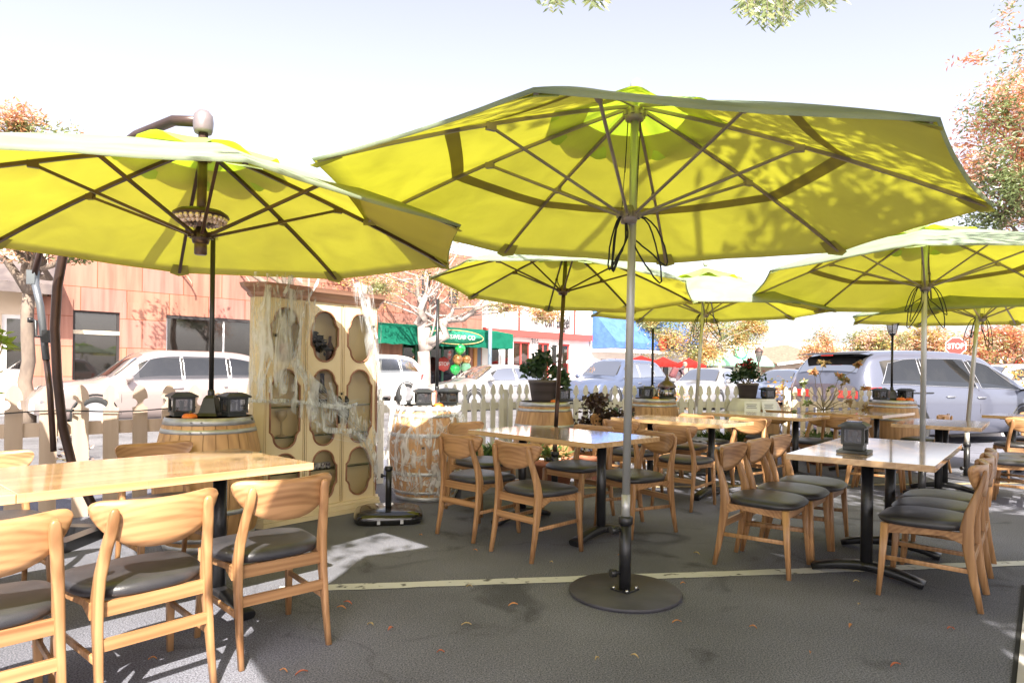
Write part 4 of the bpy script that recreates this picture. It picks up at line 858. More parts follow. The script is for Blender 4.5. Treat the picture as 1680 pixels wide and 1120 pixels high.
# ------------------------------------------------------------------ picket fences
M_pick1 = wood('bare_picket', (.50, .39, .31), (.40, .30, .23), axis=2, rough=.7, coat=0, grain=9); M_pick2 = varied('white_picket', (.58, .56, .52), (.70, .68, .64), 7, .65, .1, 30, stretch=(1, 1, .2), rnd=.06); M_pick3 = varied('cream_picket', (.62, .52, .38), (.72, .62, .47), 7, .65, .1, 30, stretch=(1, 1, .2), rnd=.05)
def picket(w, h, th, notch=True):
    p = []; hw = w / 2; nz = h - .20 * (h / 1.07)
    half = [(hw, 0), (hw, nz)]
    for k in range(7): a = -pi / 2 + pi * k / 6; half.append((hw - .036 * w / .11 * cos(a), nz + .045 + .038 * sin(a)))
    half += [(hw, nz + .09), (hw * .98, nz + .115), (hw * .8, nz + .15), (hw * .5, nz + .18), (hw * .22, nz + .197)]
    p = half + [(0, nz + .20)] + [(-x, z) for x, z in half[::-1]]; mb = MB(); mb.prism(p, -th / 2, th / 2, M=Matrix(((1, 0, 0), (0, 0, -1), (0, 1, 0)))); return mb
def fence(a, b, sp, w, h, rails, m, label, th=.018, posts=(), rail_w=.085):
    a, b = Vector(a), Vector(b); d = b - a; ln = d.length; rz = atan2(d.y, d.x); t = thing('picket_fence', label, 'picket fence', (a.x, a.y, 0), rz, 'picket fences around the patio'); me = picket(w, h, th).mesh('picket', m); n = int(ln / sp); rnd = random.Random(n)
    for k in range(n + 1):
        o = bpy.data.objects.new('picket', me); COL.objects.link(o); o.parent = t; o.location = (k * sp, 0, 0); o.rotation_euler = (0, rnd.uniform(-.012, .012), 0)
    for z in rails: mb = MB(); mb.box((ln / 2, th + .002, z), (ln + .04, .022, rail_w)); mb.build('rail', m, t)
    for x in posts: mb = MB(); mb.box((x, .055, .5), (.08, .08, 1.0), bev=.004); mb.build('post', m, t)
    return t
fence((-4.62, 4.28), (-1.60, 7.10), .218, .113, 1.075, (.25, .72), M_pick1, 'bare wood picket fence at left behind the barrel and curved mast', posts=(.3, 2.2), rail_w=.11)
fence((-1.52, 6.98), (.22, 8.42), .139, .072, 1.07, (.30, .80), M_pick2, 'white picket fence behind the webbed barrel and middle table', posts=(.05, 1.9))
fence((.30, 8.44), (3.45, 9.22), .139, .072, 1.06, (.30, .80), M_pick2, 'white picket fence behind the silver pole and round lantern', posts=(.1, 1.7, 3.1))
fence((3.95, 9.42), (5.62, 9.78), .139, .072, 1.05, (.30, .80), M_pick3, 'cream picket fence behind the little rose tree', posts=(.05, 1.65))
# string light on the left fence
def fp(t_): return Vector((-4.62, 4.28, 0)) + Vector((.731, .682, 0)) * t_ + Vector((.682, -.731, 0)) * .03
t = thing('string_light', 'black string light cable with a clear bulb along the left fence', 'string light', fp(0)); o0 = fp(0)
mb = MB(); mb.tube([fp(k * .15) - o0 + Vector((0, 0, .86 + .012 * sin(k * .9))) for k in range(17)], .005, 6); mb.build('cable', M_blade, t)
bt = 1.42; q = fp(bt) - o0; mb = MB(); mb.tube([q + Vector((-.05, 0, .87)), q + Vector((.06, 0, .87))], .012, 8); mb.tube([q + Vector((0, 0, .86)), q + Vector((-.02, 0, .82)), q + Vector((-.01, -.01, .79))], .007, 6); mb.lathe([(.016, .80), (.024, .79), (.026, .75), (.02, .735)], 12, q + Vector((-.01, -.01, 0))); mb.build('socket', M_blade, t)
mb = MB(); mb.lathe([(.014, .735), (.026, .70), (.032, .67), (.024, .64), (0, .63)], 14, q + Vector((-.01, -.01, 0))); mb.build('bulb', glassmat('bulb_glass', (.98, .95, .9), .2, .9), t)

# ------------------------------------------------------------------ trees
def put_(x, d): return ((x - 840) / F * d, d)
def limb(mb, a, b, r0, r1, rnd, k=6, wob=.06):
    a, b = Vector(a), Vector(b); ln = (b - a).length; pts = []; rs = []
    for i in range(k + 1):
        u = i / k; j = Vector((rnd.gauss(0, 1), rnd.gauss(0, 1), rnd.gauss(0, .5))) * wob * ln * sin(pi * u) * .5
        pts.append(a.lerp(b, u) + j + Vector((0, 0, .10 * ln * u * (1 - u)))); rs.append(r0 + (r1 - r0) * u)
    mb.tube(pts, rs, 8); return pts
def tree(name, label, base, h_fork, blobs, n, size, leafmats, bark, r=.12, forks=None, seed=1, twigs=26, group=None, **k):
    t = thing(name, label, 'tree', base, 0, group); rnd = random.Random(seed); mb = MB(); B_ = Vector(base)
    f = Vector((rnd.uniform(-.1, .1), rnd.uniform(-.1, .1), h_fork)); limb(mb, (0, 0, -.05), f, r, r * .8, rnd, wob=.04)
    ends = []
    for c in (forks or [Vector(b_[0]) - B_ for b_ in blobs]):
        c = Vector(c); p = limb(mb, f, f.lerp(c, .98), r * .62, r * .22, rnd, 8, .12); ends.append(p)
    for _ in range(twigs):
        p = rnd.choice(ends); i = rnd.randint(2, len(p) - 1); q = rnd.choice(blobs); tgt = Vector(q[0]) - B_ + Vector((rnd.uniform(-1, 1) * q[1][0], rnd.uniform(-1, 1) * q[1][1], rnd.uniform(-.8, .9) * q[1][2])) * .85
        limb(mb, p[i], tgt, r * .16, r * .03, rnd, 5, .12)
    mb.build('trunk', bark, t)
    mb = MB(); foliage(mb, [(Vector(c) - B_, rr) for c, rr in blobs], n, size, len(leafmats), rnd, **k); mb.build('crown', leafmats, t); return t
M_bark = varied('pale_bark', (.38, .33, .30), (.24, .20, .18), 6, .85, .5, 30, stretch=(1, 1, .4)); M_bark2 = varied('brown_bark', (.22, .17, .13), (.13, .10, .08), 6, .85, .5, 30, stretch=(1, 1, .4))
Lg = leafmat('leaf_green', (.24, .30, .11)); Ly = leafmat('leaf_yellow', (.55, .44, .12), (.42, .30, .09)); Lo = leafmat('leaf_orange', (.74, .42, .20), (.60, .28, .12)); Lr = leafmat('leaf_red', (.68, .26, .16), (.55, .18, .11)); Lp = leafmat('leaf_pinkish', (.74, .50, .38), (.60, .36, .26)); Ld = leafmat('leaf_dark', (.035, .06, .025)); Lol = leafmat('leaf_olive', (.36, .37, .15))
# the tree over the viewer: its unseen crown is shaped to shade the front patio; a few of its twigs hang into the top of the frame
blobs = [((1.9, -1.2, 5.0), (1.5, 1.4, .9)), ((3.2, -1.6, 5.2), (1.6, 1.5, 1.0)), ((2.2, -3.2, 6.2), (2.2, 1.6, 1.2)), ((5.4, -.8, 5.0), (1.6, 1.5, .9)), ((4.6, -2.8, 6.0), (1.8, 1.5, 1.0)), ((7.0, 1.2, 5.4), (1.5, 1.5, .8)), ((2.6, .6, 5.2), (1.2, 1.0, .5)), ((3.7, .7, 5.0), (1.3, 1.2, .6)), ((4.9, 1.6, 5.2), (1.2, 1.1, .6)), ((1.0, .2, 4.8), (1.0, .9, .5))]
ov = tree('shade_tree', 'green pepper tree over the viewer, twigs hanging into the top edge', (3.2, -4.6, 0), 2.6, blobs, 22000, .15, [Lg, Lol], M_bark2, .2, seed=5, shell=.2, aspect=.35)
def spray(mb, base, tip, rnd, n=26, ls=.065):
    """a drooping pinnate twig with paired narrow leaflets"""
    base, tip = Vector(base), Vector(tip); mid = base.lerp(tip, .5) + Vector((0, 0, .05)); pts = [base.lerp(mid, q / 5).lerp(mid.lerp(tip, q / 5), q / 5) for q in range(6)]; mb.tube(pts, [.004, .0035, .003, .0025, .002, .001], 4, mi=2)
    for i in range(n):
        u = .1 + .9 * i / n; j = u * 5; a = int(min(4, j)); p = pts[a].lerp(pts[a + 1], j - a); d = (pts[a + 1] - pts[a]).normalized(); s = 1 if i % 2 else -1
        sd = Vector((s * .8, rnd.uniform(-.6, .6), rnd.uniform(-.5, .1))); ax = (sd + d * .5).normalized(); w = ax.cross(Vector((rnd.uniform(-.4, .4), 1, .3))).normalized() * ls * .11; ll = ls * rnd.uniform(.7, 1.2)
        mb.add([p, p + ax * ll * .45 + w, p + ax * ll, p + ax * ll * .45 - w], [(0, 1, 2, 3)], rnd.choice((0, 0, 0, 1)))
mb = MB(); rnd = random.Random(17); bb = ov.location
br = [pd(930, -150, 3.9), pd(930, -60, 4.1), pd(925, -12, 4.2)]; br2 = [pd(1290, -150, 4.0), pd(1285, -60, 4.2), pd(1270, -8, 4.3)]
for lst in (br, br2): limb(mb, Vector((1.6, .9, 4.9)) - bb, lst[0] - bb, .03, .018, rnd); mb.tube([p - bb for p in lst], [.018, .012, .008], 6, mi=2)
for (x0, x1, yb, n) in ((872, 1000, 16, 13), (1200, 1300, 40, 16), (1290, 1385, 14, 12), (1215, 1245, 20, 4)):
    for _ in range(n):
        x = rnd.uniform(x0, x1); d = rnd.uniform(3.8, 4.5); spray(mb, pd(x + rnd.uniform(-30, 30), -48, d) - bb, pd(x, yb + rnd.uniform(-18, 8), d) - bb, rnd)
foliage(mb, [(Vector((-.15, -.85, 5.0)) - bb, (.75, .55, .25))], 150, .15, 2, rnd); mb.build('hanging_twigs', [Lg, Lol, M_bark2], ov)  # this leaf clump is unseen, added to break the sun patch into dapples
# right: large rusty tree
q = [((1700, 250), 11.2, (1.35, 1.3, 1.35)), ((1650, 180), 11.0, (.75, .9, .7)), ((1660, 300), 10.8, (.85, .9, .7)), ((1620, 275), 11, (.5, .6, .6)), ((1730, 130), 11.5, (1.0, 1.0, 1.1)), ((1640, 355), 11.3, (.75, .8, .42)), ((1760, 380), 11.8, (1.5, 1.3, .9)), ((1800, 200), 12, (1.6, 1.4, 1.8)), ((1578, 100), 10.8, (.28, .3, .12)), ((1650, 20), 11, (.30, .3, .5)), ((1608, 95), 10.8, (.35, .3, .12))]
def rustpick(rnd, B_=Vector((9.6, 11.6, 0)), q_=[(pd(*a, d), r) for a, d, r in q]):
    i = rnd.choices(range(len(q_)), [r[0] * r[1] * r[2] if k < 6 else .45 * r[0] * r[2] for k, (_, r) in enumerate(q_)])[0]; return q_[i][0] - B_, q_[i][1]
tree('autumn_tree', 'large rusty orange and green tree filling the upper right corner', (9.6, 11.6, 0), 3.0, [(pd(*a, d), r) for a, d, r in q[:8]], 38000, .09, [Lg, Lp, Lo, Lr, Lp], M_bark2, .10, seed=3, shell=.25, twigs=40, pick=rustpick, aspect=.36)
# left: orange tree behind the cantilever canopy
tree('autumn_tree', 'orange tree behind the cantilever umbrella at the left edge', (-9.3, 12.6, 0), 2.6, [(pd(20, 300, 12), (1.25, 1.1, 1.5)), (pd(90, 310, 12), (.95, .9, 1.1)), (pd(110, 265, 12), (.55, .5, .75)), (pd(-90, 280, 12), (1.3, 1.2, 1.4)), (pd(60, 395, 12), (1.2, .9, .42)), (pd(120, 405, 12), (.55, .5, .32)), (pd(30, 205, 12), (.5, .5, .45))], 13000, .10, [Lg, Lol, Lo, Lp, Lo], M_bark2, .13, seed=9, shell=.3, aspect=.36)
# tree 1 in front of the green awning
b1 = at(697, 655, .13); t1 = Vector((-3.35, 25.2, .13))
tree('street_tree', 'pale barked street tree with forked trunk before the green awning', t1, 1.85, [(pd(620, 470, 25), (2.0, 1.5, .9)), (pd(700, 430, 25.5), (1.8, 1.6, 1.2)), (pd(770, 470, 25), (1.4, 1.4, 1.0)), (pd(560, 440, 26), (1.6, 1.3, 1.0)), (pd(835, 500, 24.5), (1.0, .8, .6)), (pd(890, 515, 24.5), (.9, .7, .35)), (pd(720, 370, 26), (2.2, 1.6, 1.2))], 19000, .125, [Lol, Lp, Ly, Lo, Lp], M_bark, .30, forks=[pd(684, 450, 25.2) - t1, pd(700, 440, 25.3) - t1, pd(745, 505, 25) - t1, pd(800, 485, 25) - t1], seed=21, shell=.1, aspect=.35, group='autumn trees along the street')
t2 = Vector((10.95, 38.8, .13))
tree('street_tree', 'round yellow green tree beside the red market umbrellas', t2, 2.1, [(pd(1090, 555, 38.5), (2.1, 1.8, 1.5)), (pd(1150, 535, 38.8), (2.4, 2.0, 1.6)), (pd(1210, 550, 38.8), (1.9, 1.6, 1.3)), (pd(1150, 580, 38.8), (1.5, 1.4, .8)), (pd(1235, 535, 38.8), (.9, .8, .6)), (pd(1065, 525, 38.8), (1.3, 1.2, 1.0))], 26000, .16, [Lg, Lol, Ly, Ly, Lo], M_bark, .26, forks=[pd(1120, 575, 38.6) - t2, pd(1160, 560, 38.8) - t2, pd(1195, 575, 38.8) - t2], seed=23, shell=.25, aspect=.4, group='autumn trees along the street')
tq = put_((470), 19.0)
tree('street_tree', 'street tree whose crown hides behind the cantilever umbrella', (tq[0], tq[1], .13), 3.2, [(Vector((-10.6 + i * 1.35, 18.2 + (i % 2) * .8, 5.75 + .25 * (i % 2))), (1.15, 1.1, .7)) for i in range(4)], 4600, .17, [Lol, Lo, Lg], M_bark2, .13, seed=27, shell=.1, twigs=18, group='autumn trees along the street')
def fartree(x, ytop, ybot, wpx, d, mats, seed, label, n=8000, size=.19, trunk=True):
    zt = pd(x, ytop, d).z; zb = pd(x, ybot, d).z; X = pd(x, 600, d).x; R = wpx / 2 / F * d; rnd = random.Random(seed); zc = (zt + zb) / 2; hz = (zt - zb) / 2
    bl = [((X + rnd.uniform(-.55, .55) * R, d + rnd.uniform(-.5, .5) * R, zc + rnd.uniform(-.4, .3) * hz), (R * .5, R * .5, hz * .55)) for _ in range(6)] + [((X, d, zc + hz * .3), (R * .5, R * .5, hz * .65))]
    return tree('autumn_tree', label, (X, d, 0), max(.8, zb * .9), bl, n, size, mats, M_bark2, .2, seed=seed, shell=.2, twigs=14, group='autumn trees along the street')
fartree(1352, 530, 612, 96, 46, [Lg, Lo, Lp, Lo, Ly], 31, 'orange tree behind the rear of the minivan')
fartree(1440, 528, 612, 120, 40, [Lol, Lp, Lp, Ly, Lg], 32, 'pinkish olive tree behind the roof of the minivan', 12000)
fartree(1520, 525, 615, 120, 40, [Ly, Lp, Lo, Lol], 33, 'yellow pink tree left of the stop sign', 12000)
fartree(1655, 515, 618, 190, 32, [Lr, Lo, Lr, Ly, Lol, Lp], 34, 'red leaved tree with visible trunk at the right edge', 18000, .14)
fartree(1590, 555, 625, 90, 36, [Lo, Lr, Lol, Lg], 35, 'orange tree right behind the stop sign', 9000, .14)
fartree(1300, 575, 620, 60, 70, [Ly, Lp, Lol], 36, 'small faded tree far down the street', 2500, .3)

# ------------------------------------------------------------------ cars
def interp(st, x):
    """Catmull-Rom between stations (x, values...)"""
    n = len(st)
    if x <= st[0][0]: return st[0][1:]
    if x >= st[-1][0]: return st[-1][1:]
    for i in range(n - 1):
        if st[i][0] <= x <= st[i + 1][0]: break
    x0, x1 = st[i][0], st[i + 1][0]; u = (x - x0) / (x1 - x0); out = []
    for k in range(1, len(st[0])):
        p1, p2 = st[i][k], st[i + 1][k]; d = (p2 - p1)
        m1 = 0 if i == 0 else (p2 - st[i - 1][k]) / (x1 - st[i - 1][0]) * (x1 - x0); m2 = 0 if i + 2 >= n else (st[i + 2][k] - p1) / (st[i + 2][0] - x0) * (x1 - x0)
        if (p1 - (st[i - 1][k] if i else p1)) * d <= 0: m1 = 0
        if i + 2 < n and (st[i + 2][k] - p2) * d <= 0: m2 = 0
        h = lambda a: a
        m1 = max(-3 * abs(d), min(3 * abs(d), m1)); m2 = max(-3 * abs(d), min(3 * abs(d), m2))
        out.append((2 * u ** 3 - 3 * u * u + 1) * p1 + (u ** 3 - 2 * u * u + u) * m1 + (-2 * u ** 3 + 3 * u * u) * p2 + (u ** 3 - u * u) * m2)
    return out
SEDAN = dict(L=4.8, wheels=(-1.42, 1.42), wr=.335, st=[(-2.4, .38, .80, .70, .86, .60), (-2.25, .25, .93, .84, 1.0, .72), (-1.7, .22, .96, .90, 1.05, .76), (-1.0, .2, .95, .91, 1.37, .62), (-.2, .2, .93, .92, 1.44, .60), (.45, .2, .91, .92, 1.39, .61), (1.25, .2, .88, .91, .97, .74), (1.9, .2, .80, .89, .84, .72), (2.3, .26, .68, .80, .72, .66), (2.4, .34, .52, .66, .56, .55)],
    side=[((-1.62, .06), (-1.0, .80), (-.28, .86), (-.28, .06)), ((-.22, .06), (-.22, .86), (.42, .82), (.98, .10))], ws=(.50, 1.22), rw=(-1.66, -1.08))
SUV = dict(L=4.75, wheels=(-1.42, 1.42), wr=.37, st=[(-2.35, .45, .95, .78, 1.0, .66), (-2.25, .30, 1.05, .88, 1.25, .68), (-1.85, .26, 1.06, .93, 1.62, .62), (-1.0, .25, 1.05, .94, 1.70, .63), (-.1, .25, 1.03, .94, 1.70, .63), (.45, .25, 1.02, .94, 1.62, .64), (1.15, .25, 1.0, .93, 1.10, .78), (1.85, .27, .95, .91, 1.0, .76), (2.25, .32, .82, .84, .86, .70), (2.38, .40, .6, .7, .64, .6)],
    side=[((-2.0, .12), (-1.75, .78), (-1.28, .84), (-1.28, .08)), ((-1.20, .08), (-1.20, .84), (-.28, .86), (-.28, .06)), ((-.22, .06), (-.22, .86), (.38, .80), (.92, .10))], ws=(.48, 1.12), rw=(-2.24, -1.9))
VAN = dict(L=5.2, wheels=(-1.50, 1.55), wr=.37, st=[(-2.58, .42, 1.02, .80, 1.10, .72), (-2.52, .28, 1.06, .92, 1.30, .76), (-2.25, .22, 1.08, .97, 1.63, .74), (-1.6, .2, 1.08, .99, 1.73, .74), (-.4, .2, 1.05, 1.0, 1.75, .74), (.6, .2, 1.03, 1.0, 1.68, .73), (1.15, .2, 1.01, .99, 1.46, .74), (1.85, .2, .98, .97, 1.10, .80), (2.3, .24, .90, .93, .95, .78), (2.55, .32, .70, .80, .74, .68), (2.62, .4, .5, .66, .54, .55)],
    side=[((-2.20, .10), (-1.95, .70), (-1.55, .80), (-1.22, .82), (-1.22, .06)), ((-1.15, .06), (-1.15, .82), (.02, .84), (.22, .06)), ((.34, .05), (.14, .84), (.75, .80), (1.20, .55), (1.62, .12))], ws=(.72, 1.82), rw=(-2.50, -2.12))
def ring(st, x):
    zb, zs, wb, zt, wt = interp(st, x); cab = max(0, min(1, (zt - zs - .1) / .3))
    p = [(0, zb), (wb * .82, zb), (wb * .94, zb + .04), (wb * .985, zb + (zs - zb) * .30), (wb, zb + (zs - zb) * .62), (wb * .985, zb + (zs - zb) * .90), (wb * .955, zs)]
    for v in (.2, .4, .6, .8, .92): p.append(side_pt(zs, wb, zt, wt, v))
    p += [(wt * .93, zt - .012), (wt * .7, zt + .012), (wt * .35, zt + .024), (0, zt + .028)]
    return p
def side_pt(zs, wb, zt, wt, v):
    w0 = wb * .945; return (w0 + (wt - w0) * (v ** 1.25), zs + (zt - .03 - zs) * v)
def car(kind, x, y, heading, paint, label, group, name='parked_car', scale=1.0, chrome=True, tail=True):
    K_ = kind; st = K_['st']; t = thing(name, label, 'minivan' if K_ is VAN else 'car', (x, y, .0), radians(heading), group); t.scale = (scale,) * 3
    a, b_ = st[0][0], st[-1][0]; n = 56; xs = [a + (b_ - a) * i / n for i in range(n + 1)]; half = [ring(st, q) for q in xs]; m = len(half[0]); mb = MB(); vs = []
    for q, h in zip(xs, half): vs += [(q, -y_, z) for y_, z in h] + [(q, y_, z) for y_, z in h[::-1]]
    W = 2 * m
    def inwheel(q, j):
        jj = j if j < m else W - 1 - j
        return False
    mb.add(vs, [(i * W + j, i * W + (j + 1) % W, (i + 1) * W + (j + 1) % W, (i + 1) * W + j) for i in range(n) for j in range(W)], 0, True)
    sx0 = min(p[0] for q_ in K_['side'] for p in q_) + .08; sx1 = max(p[0] for q_ in K_['side'] for p in q_) - .35
    for fi in range(len(mb.f)):       # the cabin behind the glass
        i, j = divmod(fi, W); jj = min(j, W - 2 - j) if j < W - 1 else 0
        if sx0 < xs[i] < sx1 and 7 <= jj <= 9: mb.m[fi] = 1
        if jj >= 12 and (K_['ws'][0] + .05 < xs[i] < K_['ws'][1] - .1 or K_['rw'][0] + .03 < xs[i] < K_['rw'][1] - .05): mb.m[fi] = 1
    mb.f += [list(range(W)), [n * W + j for j in range(W)][::-1]]; mb.m += [0, 0]; mb.sm += [False, False]
    body = norm_out(mb.build('body', [paint, varied('cabin_dark', (.012, .012, .013), (.05, .045, .04), 2.2, .8, lo=.45, hi=.6)], t))
    def S(q, v, s, off=.006):
        zb, zs, wb, zt, wt = interp(st, q); y_, z = side_pt(zs, wb, zt, wt, v); return Vector((q, s * (y_ + off), z + off * .3))
    gl = glassmat('car_glass', (.45, .47, .48), .13, .85, .02)
    for s in (-1, 1):
        for poly in K_['side']:
            mb = MB(); lo_ = min(p[0] for p in poly); hi_ = max(p[0] for p in poly); vlo = min(p[1] for p in poly); nn = 18
            def bounds(q):
                vv = []
                for i in range(len(poly)):
                    (x0, v0), (x1, v1) = poly[i], poly[(i + 1) % len(poly)]
                    if x0 == x1:
                        if abs(q - x0) < 1e-4: vv += [v0, v1]
                    elif min(x0, x1) - 1e-6 <= q <= max(x0, x1) + 1e-6: vv.append(v0 + (v1 - v0) * (q - x0) / (x1 - x0))
                return min(vv), max(vv)
            def fn(u, v):
                q = lo_ + (hi_ - lo_) * (.001 + .998 * u); v0, v1 = bounds(q); return S(q, v0 + (v1 - v0) * v, s)
            mb.grid(fn, nn, 5); w_ = mb.build('window', gl, t)
            mb = MB(); edge = []
            for i in range(len(poly)):
                (x0, v0), (x1, v1) = poly[i], poly[(i + 1) % len(poly)]
                for k in range(6): edge.append(S(x0 + (x1 - x0) * k / 6, v0 + (v1 - v0) * k / 6, s, .009))
            mb.tube(edge + [edge[0]], .008, 5, caps=False); mb.build('window_trim', M_chrome if chrome else M_blade, w_)
    def T(q, u, off=.008):
        zb, zs, wb, zt, wt = interp(st, q); h = (-1 + 2 * u); yy = h * wt * .93; z = zt + .028 * (1 - h * h) - .012 * abs(h) ** 3; zb2 = interp(st, q + .05)[3]; sl = (zb2 - zt) / .05; nrm = Vector((-sl, 0, 1)).normalized(); return Vector((q, yy, z)) + nrm * (off + .006)
    for nm, (x0, x1) in (('windshield', K_['ws']), ('rear_window', K_['rw'])):
        mb = MB(); mb.grid(lambda u, v: T(x0 + (x1 - x0) * v, .03 + .94 * u), 10, 10); mb.build(nm, gl, t)
    for wx in K_['wheels']:
        for s in (-1, 1):
            r = K_['wr']; zb, zs, wb, zt, wt = interp(st, wx); yw = s * (wb - .10); Mx = Matrix.Rotation(-s * pi / 2, 3, 'X')
            mb = MB(); mb.lathe([(r + .045, -.02), (r + .05, .108), (r + .02, .112), (r, .09)], 30, (wx, yw, r), M=Mx); mb.build('wheel_arch', M_blade, t)
            mb = MB(); mb.lathe([(r * .62, -.10), (r * .95, -.10), (r, -.07), (r, .085), (r * .96, .112), (r * .66, .116), (r * .64, .10)], 32, (wx, yw, r), M=Mx); tw = mb.build('wheel', varied('tyre', (.02, .02, .02), (.035, .035, .035), 9, .8), t)
            mb = MB(); mb.lathe([(r * .66, .112), (r * .62, .10), (r * .60, .07), (r * .2, .06)], 32, (wx, yw, r), M=Mx); mb.lathe([(r * .16, .095), (0, .1)], 14, (wx, yw, r), M=Mx)
            for k in range(10): a_ = 2 * pi * k / 10; mb.add([Mx @ Vector((ra * cos(a_ + da), ra * sin(a_ + da), .1)) + Vector((wx, yw, r)) for ra, da in ((r * .12, -.4), (r * .62, -.10), (r * .62, .10), (r * .12, .4))], [(0, 1, 2, 3)])
            mb.build('rim', varied('alloy', (.5, .5, .52), (.6, .6, .62), 5, .3, metal=.7), tw)
    for s in (-1, 1):
        q = K_['side'][-1][-1][0] - .10; zb, zs, wb, zt, wt = interp(st, q); mb = MB(); mb.tube([(q, s * wb * .93, zs + .03), (q + .02, s * (wb + .07), zs + .06)], .02, 8); mi_ = mb.build('mirror', paint if K_ is not VAN else M_blade, t)
        mb = MB(); Mq = Matrix.Translation((q + .02, s * (wb + .12), zs + .09)) @ Matrix.Diagonal((.09, .12, .085, 1))
        bm = bmesh.new(); bmesh.ops.create_icosphere(bm, subdivisions=2, radius=1); mb.add([Mq @ v.co for v in bm.verts], [[v.index for v in f.verts] for f in bm.faces], 0, True); bm.free(); mb.build('mirror_shell', paint if K_ is not VAN else M_blade, mi_)
        for hx in ((-.55, .28) if K_ is VAN else (-1.05, -.12)):
            zb, zs, wb, zt, wt = interp(st, hx); mb = MB(); yy = s * (wb * .992 + .02); zz = zs - .14
            mb.tube([(hx - .11, yy - s * .02, zz), (hx - .09, yy, zz), (hx + .09, yy, zz), (hx + .11, yy - s * .02, zz)], .013, 8); mb.build('door_handle', M_chrome, t)
        for dx in ((-1.18, -.05 + .30, 1.30) if K_ is VAN else (-1.1 if K_ is SUV else -1.0, -.25, .95)):
            mb = MB(); pts = []
            for k in range(9):
                u = k / 8; zb, zs, wb, zt, wt = interp(st, dx); z = zb + .10 + (zs - zb - .10) * u; f_ = (z - zb) / (zs - zb); yy = wb * (.94 + .06 * min(1, f_ / .6)) if f_ < .6 else wb * (1 - .045 * (f_ - .6) / .4)
                pts.append((dx, s * (yy + .003), z))
            mb.tube(pts, .0045, 4, caps=False); mb.build('door_seam', M_blade, t)
    # lamps and plates
    for s in (-1, 1):
        if tail:
            def tl(u, v):
                q = st[0][0] + .02 + .30 * u; zb, zs, wb, zt, wt = interp(st, q); z = zs - .22 + .20 * v - (.0 if K_ is not VAN else -.02); return Vector((q - (.012 if u < .1 else 0), s * (wb * (.99 - .1 * (1 - u) ** 2) + .008), z))
            mb = MB(); mb.grid(tl, 6, 4); mb.build('tail_light', mat('tail_red', (.55, .02, .015), .15, coat=1), t)
            mb = MB(); zb, zs, wb, zt, wt = interp(st, st[0][0] + .03); mb.box((st[0][0] - .005, s * wb * .62, zs - .10), (.03, wb * .5, .14), bev=.01); mb.build('tail_light', MATS['tail_red'], t)
        q = st[-1][0] - .22; zb, zs, wb, zt, wt = interp(st, q)
        def hl(u, v):
            qq = st[-1][0] - .42 + .36 * u; zb, zs, wb, zt, wt = interp(st, qq); return Vector((qq + .01, s * (wb * (.985 - .02 * v) + .006), zb + (zs - zb) * (.62 + .28 * v)))
        mb = MB(); mb.grid(hl, 6, 3); mb.build('headlight', glassmat('headlamp', (.95, .95, .97), .3, .4), t)
    mb = MB(); zb, zs, wb, zt, wt = interp(st, st[0][0] + .01); mb.box((st[0][0] - .008, 0, zb + .22), (.012, .32, .12)); mb.build('number_plate', M_white, t)
    if K_ is VAN:
        for s in (-1, 1): mb = MB(); mb.box((-1.62, s * .992, .985), (1.25, .012, .018)); mb.build('sliding_rail', M_blade, t)
        mb = MB(); mb.grid(lambda u, v: Vector((-2.50 + .34 * v, (-1 + 2 * u) * .70, 1.655 + .055 * v + .01)), 8, 3); mb.grid(lambda u, v: Vector((-2.50 + .34 * v, (-1 + 2 * u) * .70, 1.630 + .02 * v)), 8, 3); mb.build('rear_spoiler', M_blade, t)
        mb = MB(); mb.box((-2.50, 0, 1.65), (.02, .26, .018)); mb.build('brake_lamp', MATS['tail_red'], t)
        for s in (-.38, .38): mb = MB(); mb.box((.35, s, 1.02), (.16, .46, .62), bev=.05); mb.box((.30, s, 1.40), (.10, .26, .18), bev=.04); mb.build('seat', mat('seat_dark', (.02, .02, .022), .8), t)
        for s in (-.38, .38): mb = MB(); mb.box((-.65, s, 1.02), (.16, .46, .62), bev=.05); mb.box((-.70, s, 1.40), (.10, .26, .18), bev=.04); mb.build('seat', MATS['seat_dark'], t)
    return t
def paint(name, col, rough=.28, metal=.35): return mat(name, col, rough, metal, coat=1, coatr=.04)
P_silv = paint('silver_paint', (.34, .335, .34)); P_white = paint('white_car_paint', (.72, .70, .70), .3, 0); P_blue = paint('greyblue_paint', (.10, .125, .20)); P_van = paint('pale_blue_silver', (.12, .13, .175)); P_tau = paint('taupe_paint', (.36, .29, .275))
GC = 'cars parked along the street'
def put(x, d): return ((x - 840) / F * d, d)
q = put(1512, 12.6); car(VAN, q[0], q[1], 21, P_van, 'pale blue silver minivan parked behind the right tables, tail to the left', GC, 'parked_minivan', .96)
q = put(262, 13.6); car(SUV, q[0], q[1], 223, P_tau, 'taupe silver car parked behind the bare wood fence at left', GC, scale=.92)
q = put(585, 23.5); car(SUV, q[0], q[1], 223, P_white, 'white car with red tail light showing right of the cabinet', GC, scale=1.05)
q = put(812, 21.5); car(SEDAN, q[0], q[1], 218, P_silv, 'silver sedan behind the white fence left of the potted plant', GC)
q = put(1010, 23.5); car(SUV, q[0], q[1], 228, P_blue, 'grey blue car with windshield toward us behind the silver pole', GC)
q = put(1165, 24); car(SEDAN, q[0], q[1], 232, P_silv, 'silver sedan behind the fence, left of the red flowers', GC)
q = put(1290, 26); car(SEDAN, q[0], q[1], 225, P_blue, 'blue car mostly hidden behind the yellow rose bush', GC)
q = put(1700, 24); car(SUV, q[0], q[1], 10, P_white, 'white car at the right edge beyond the minivan hood', GC)

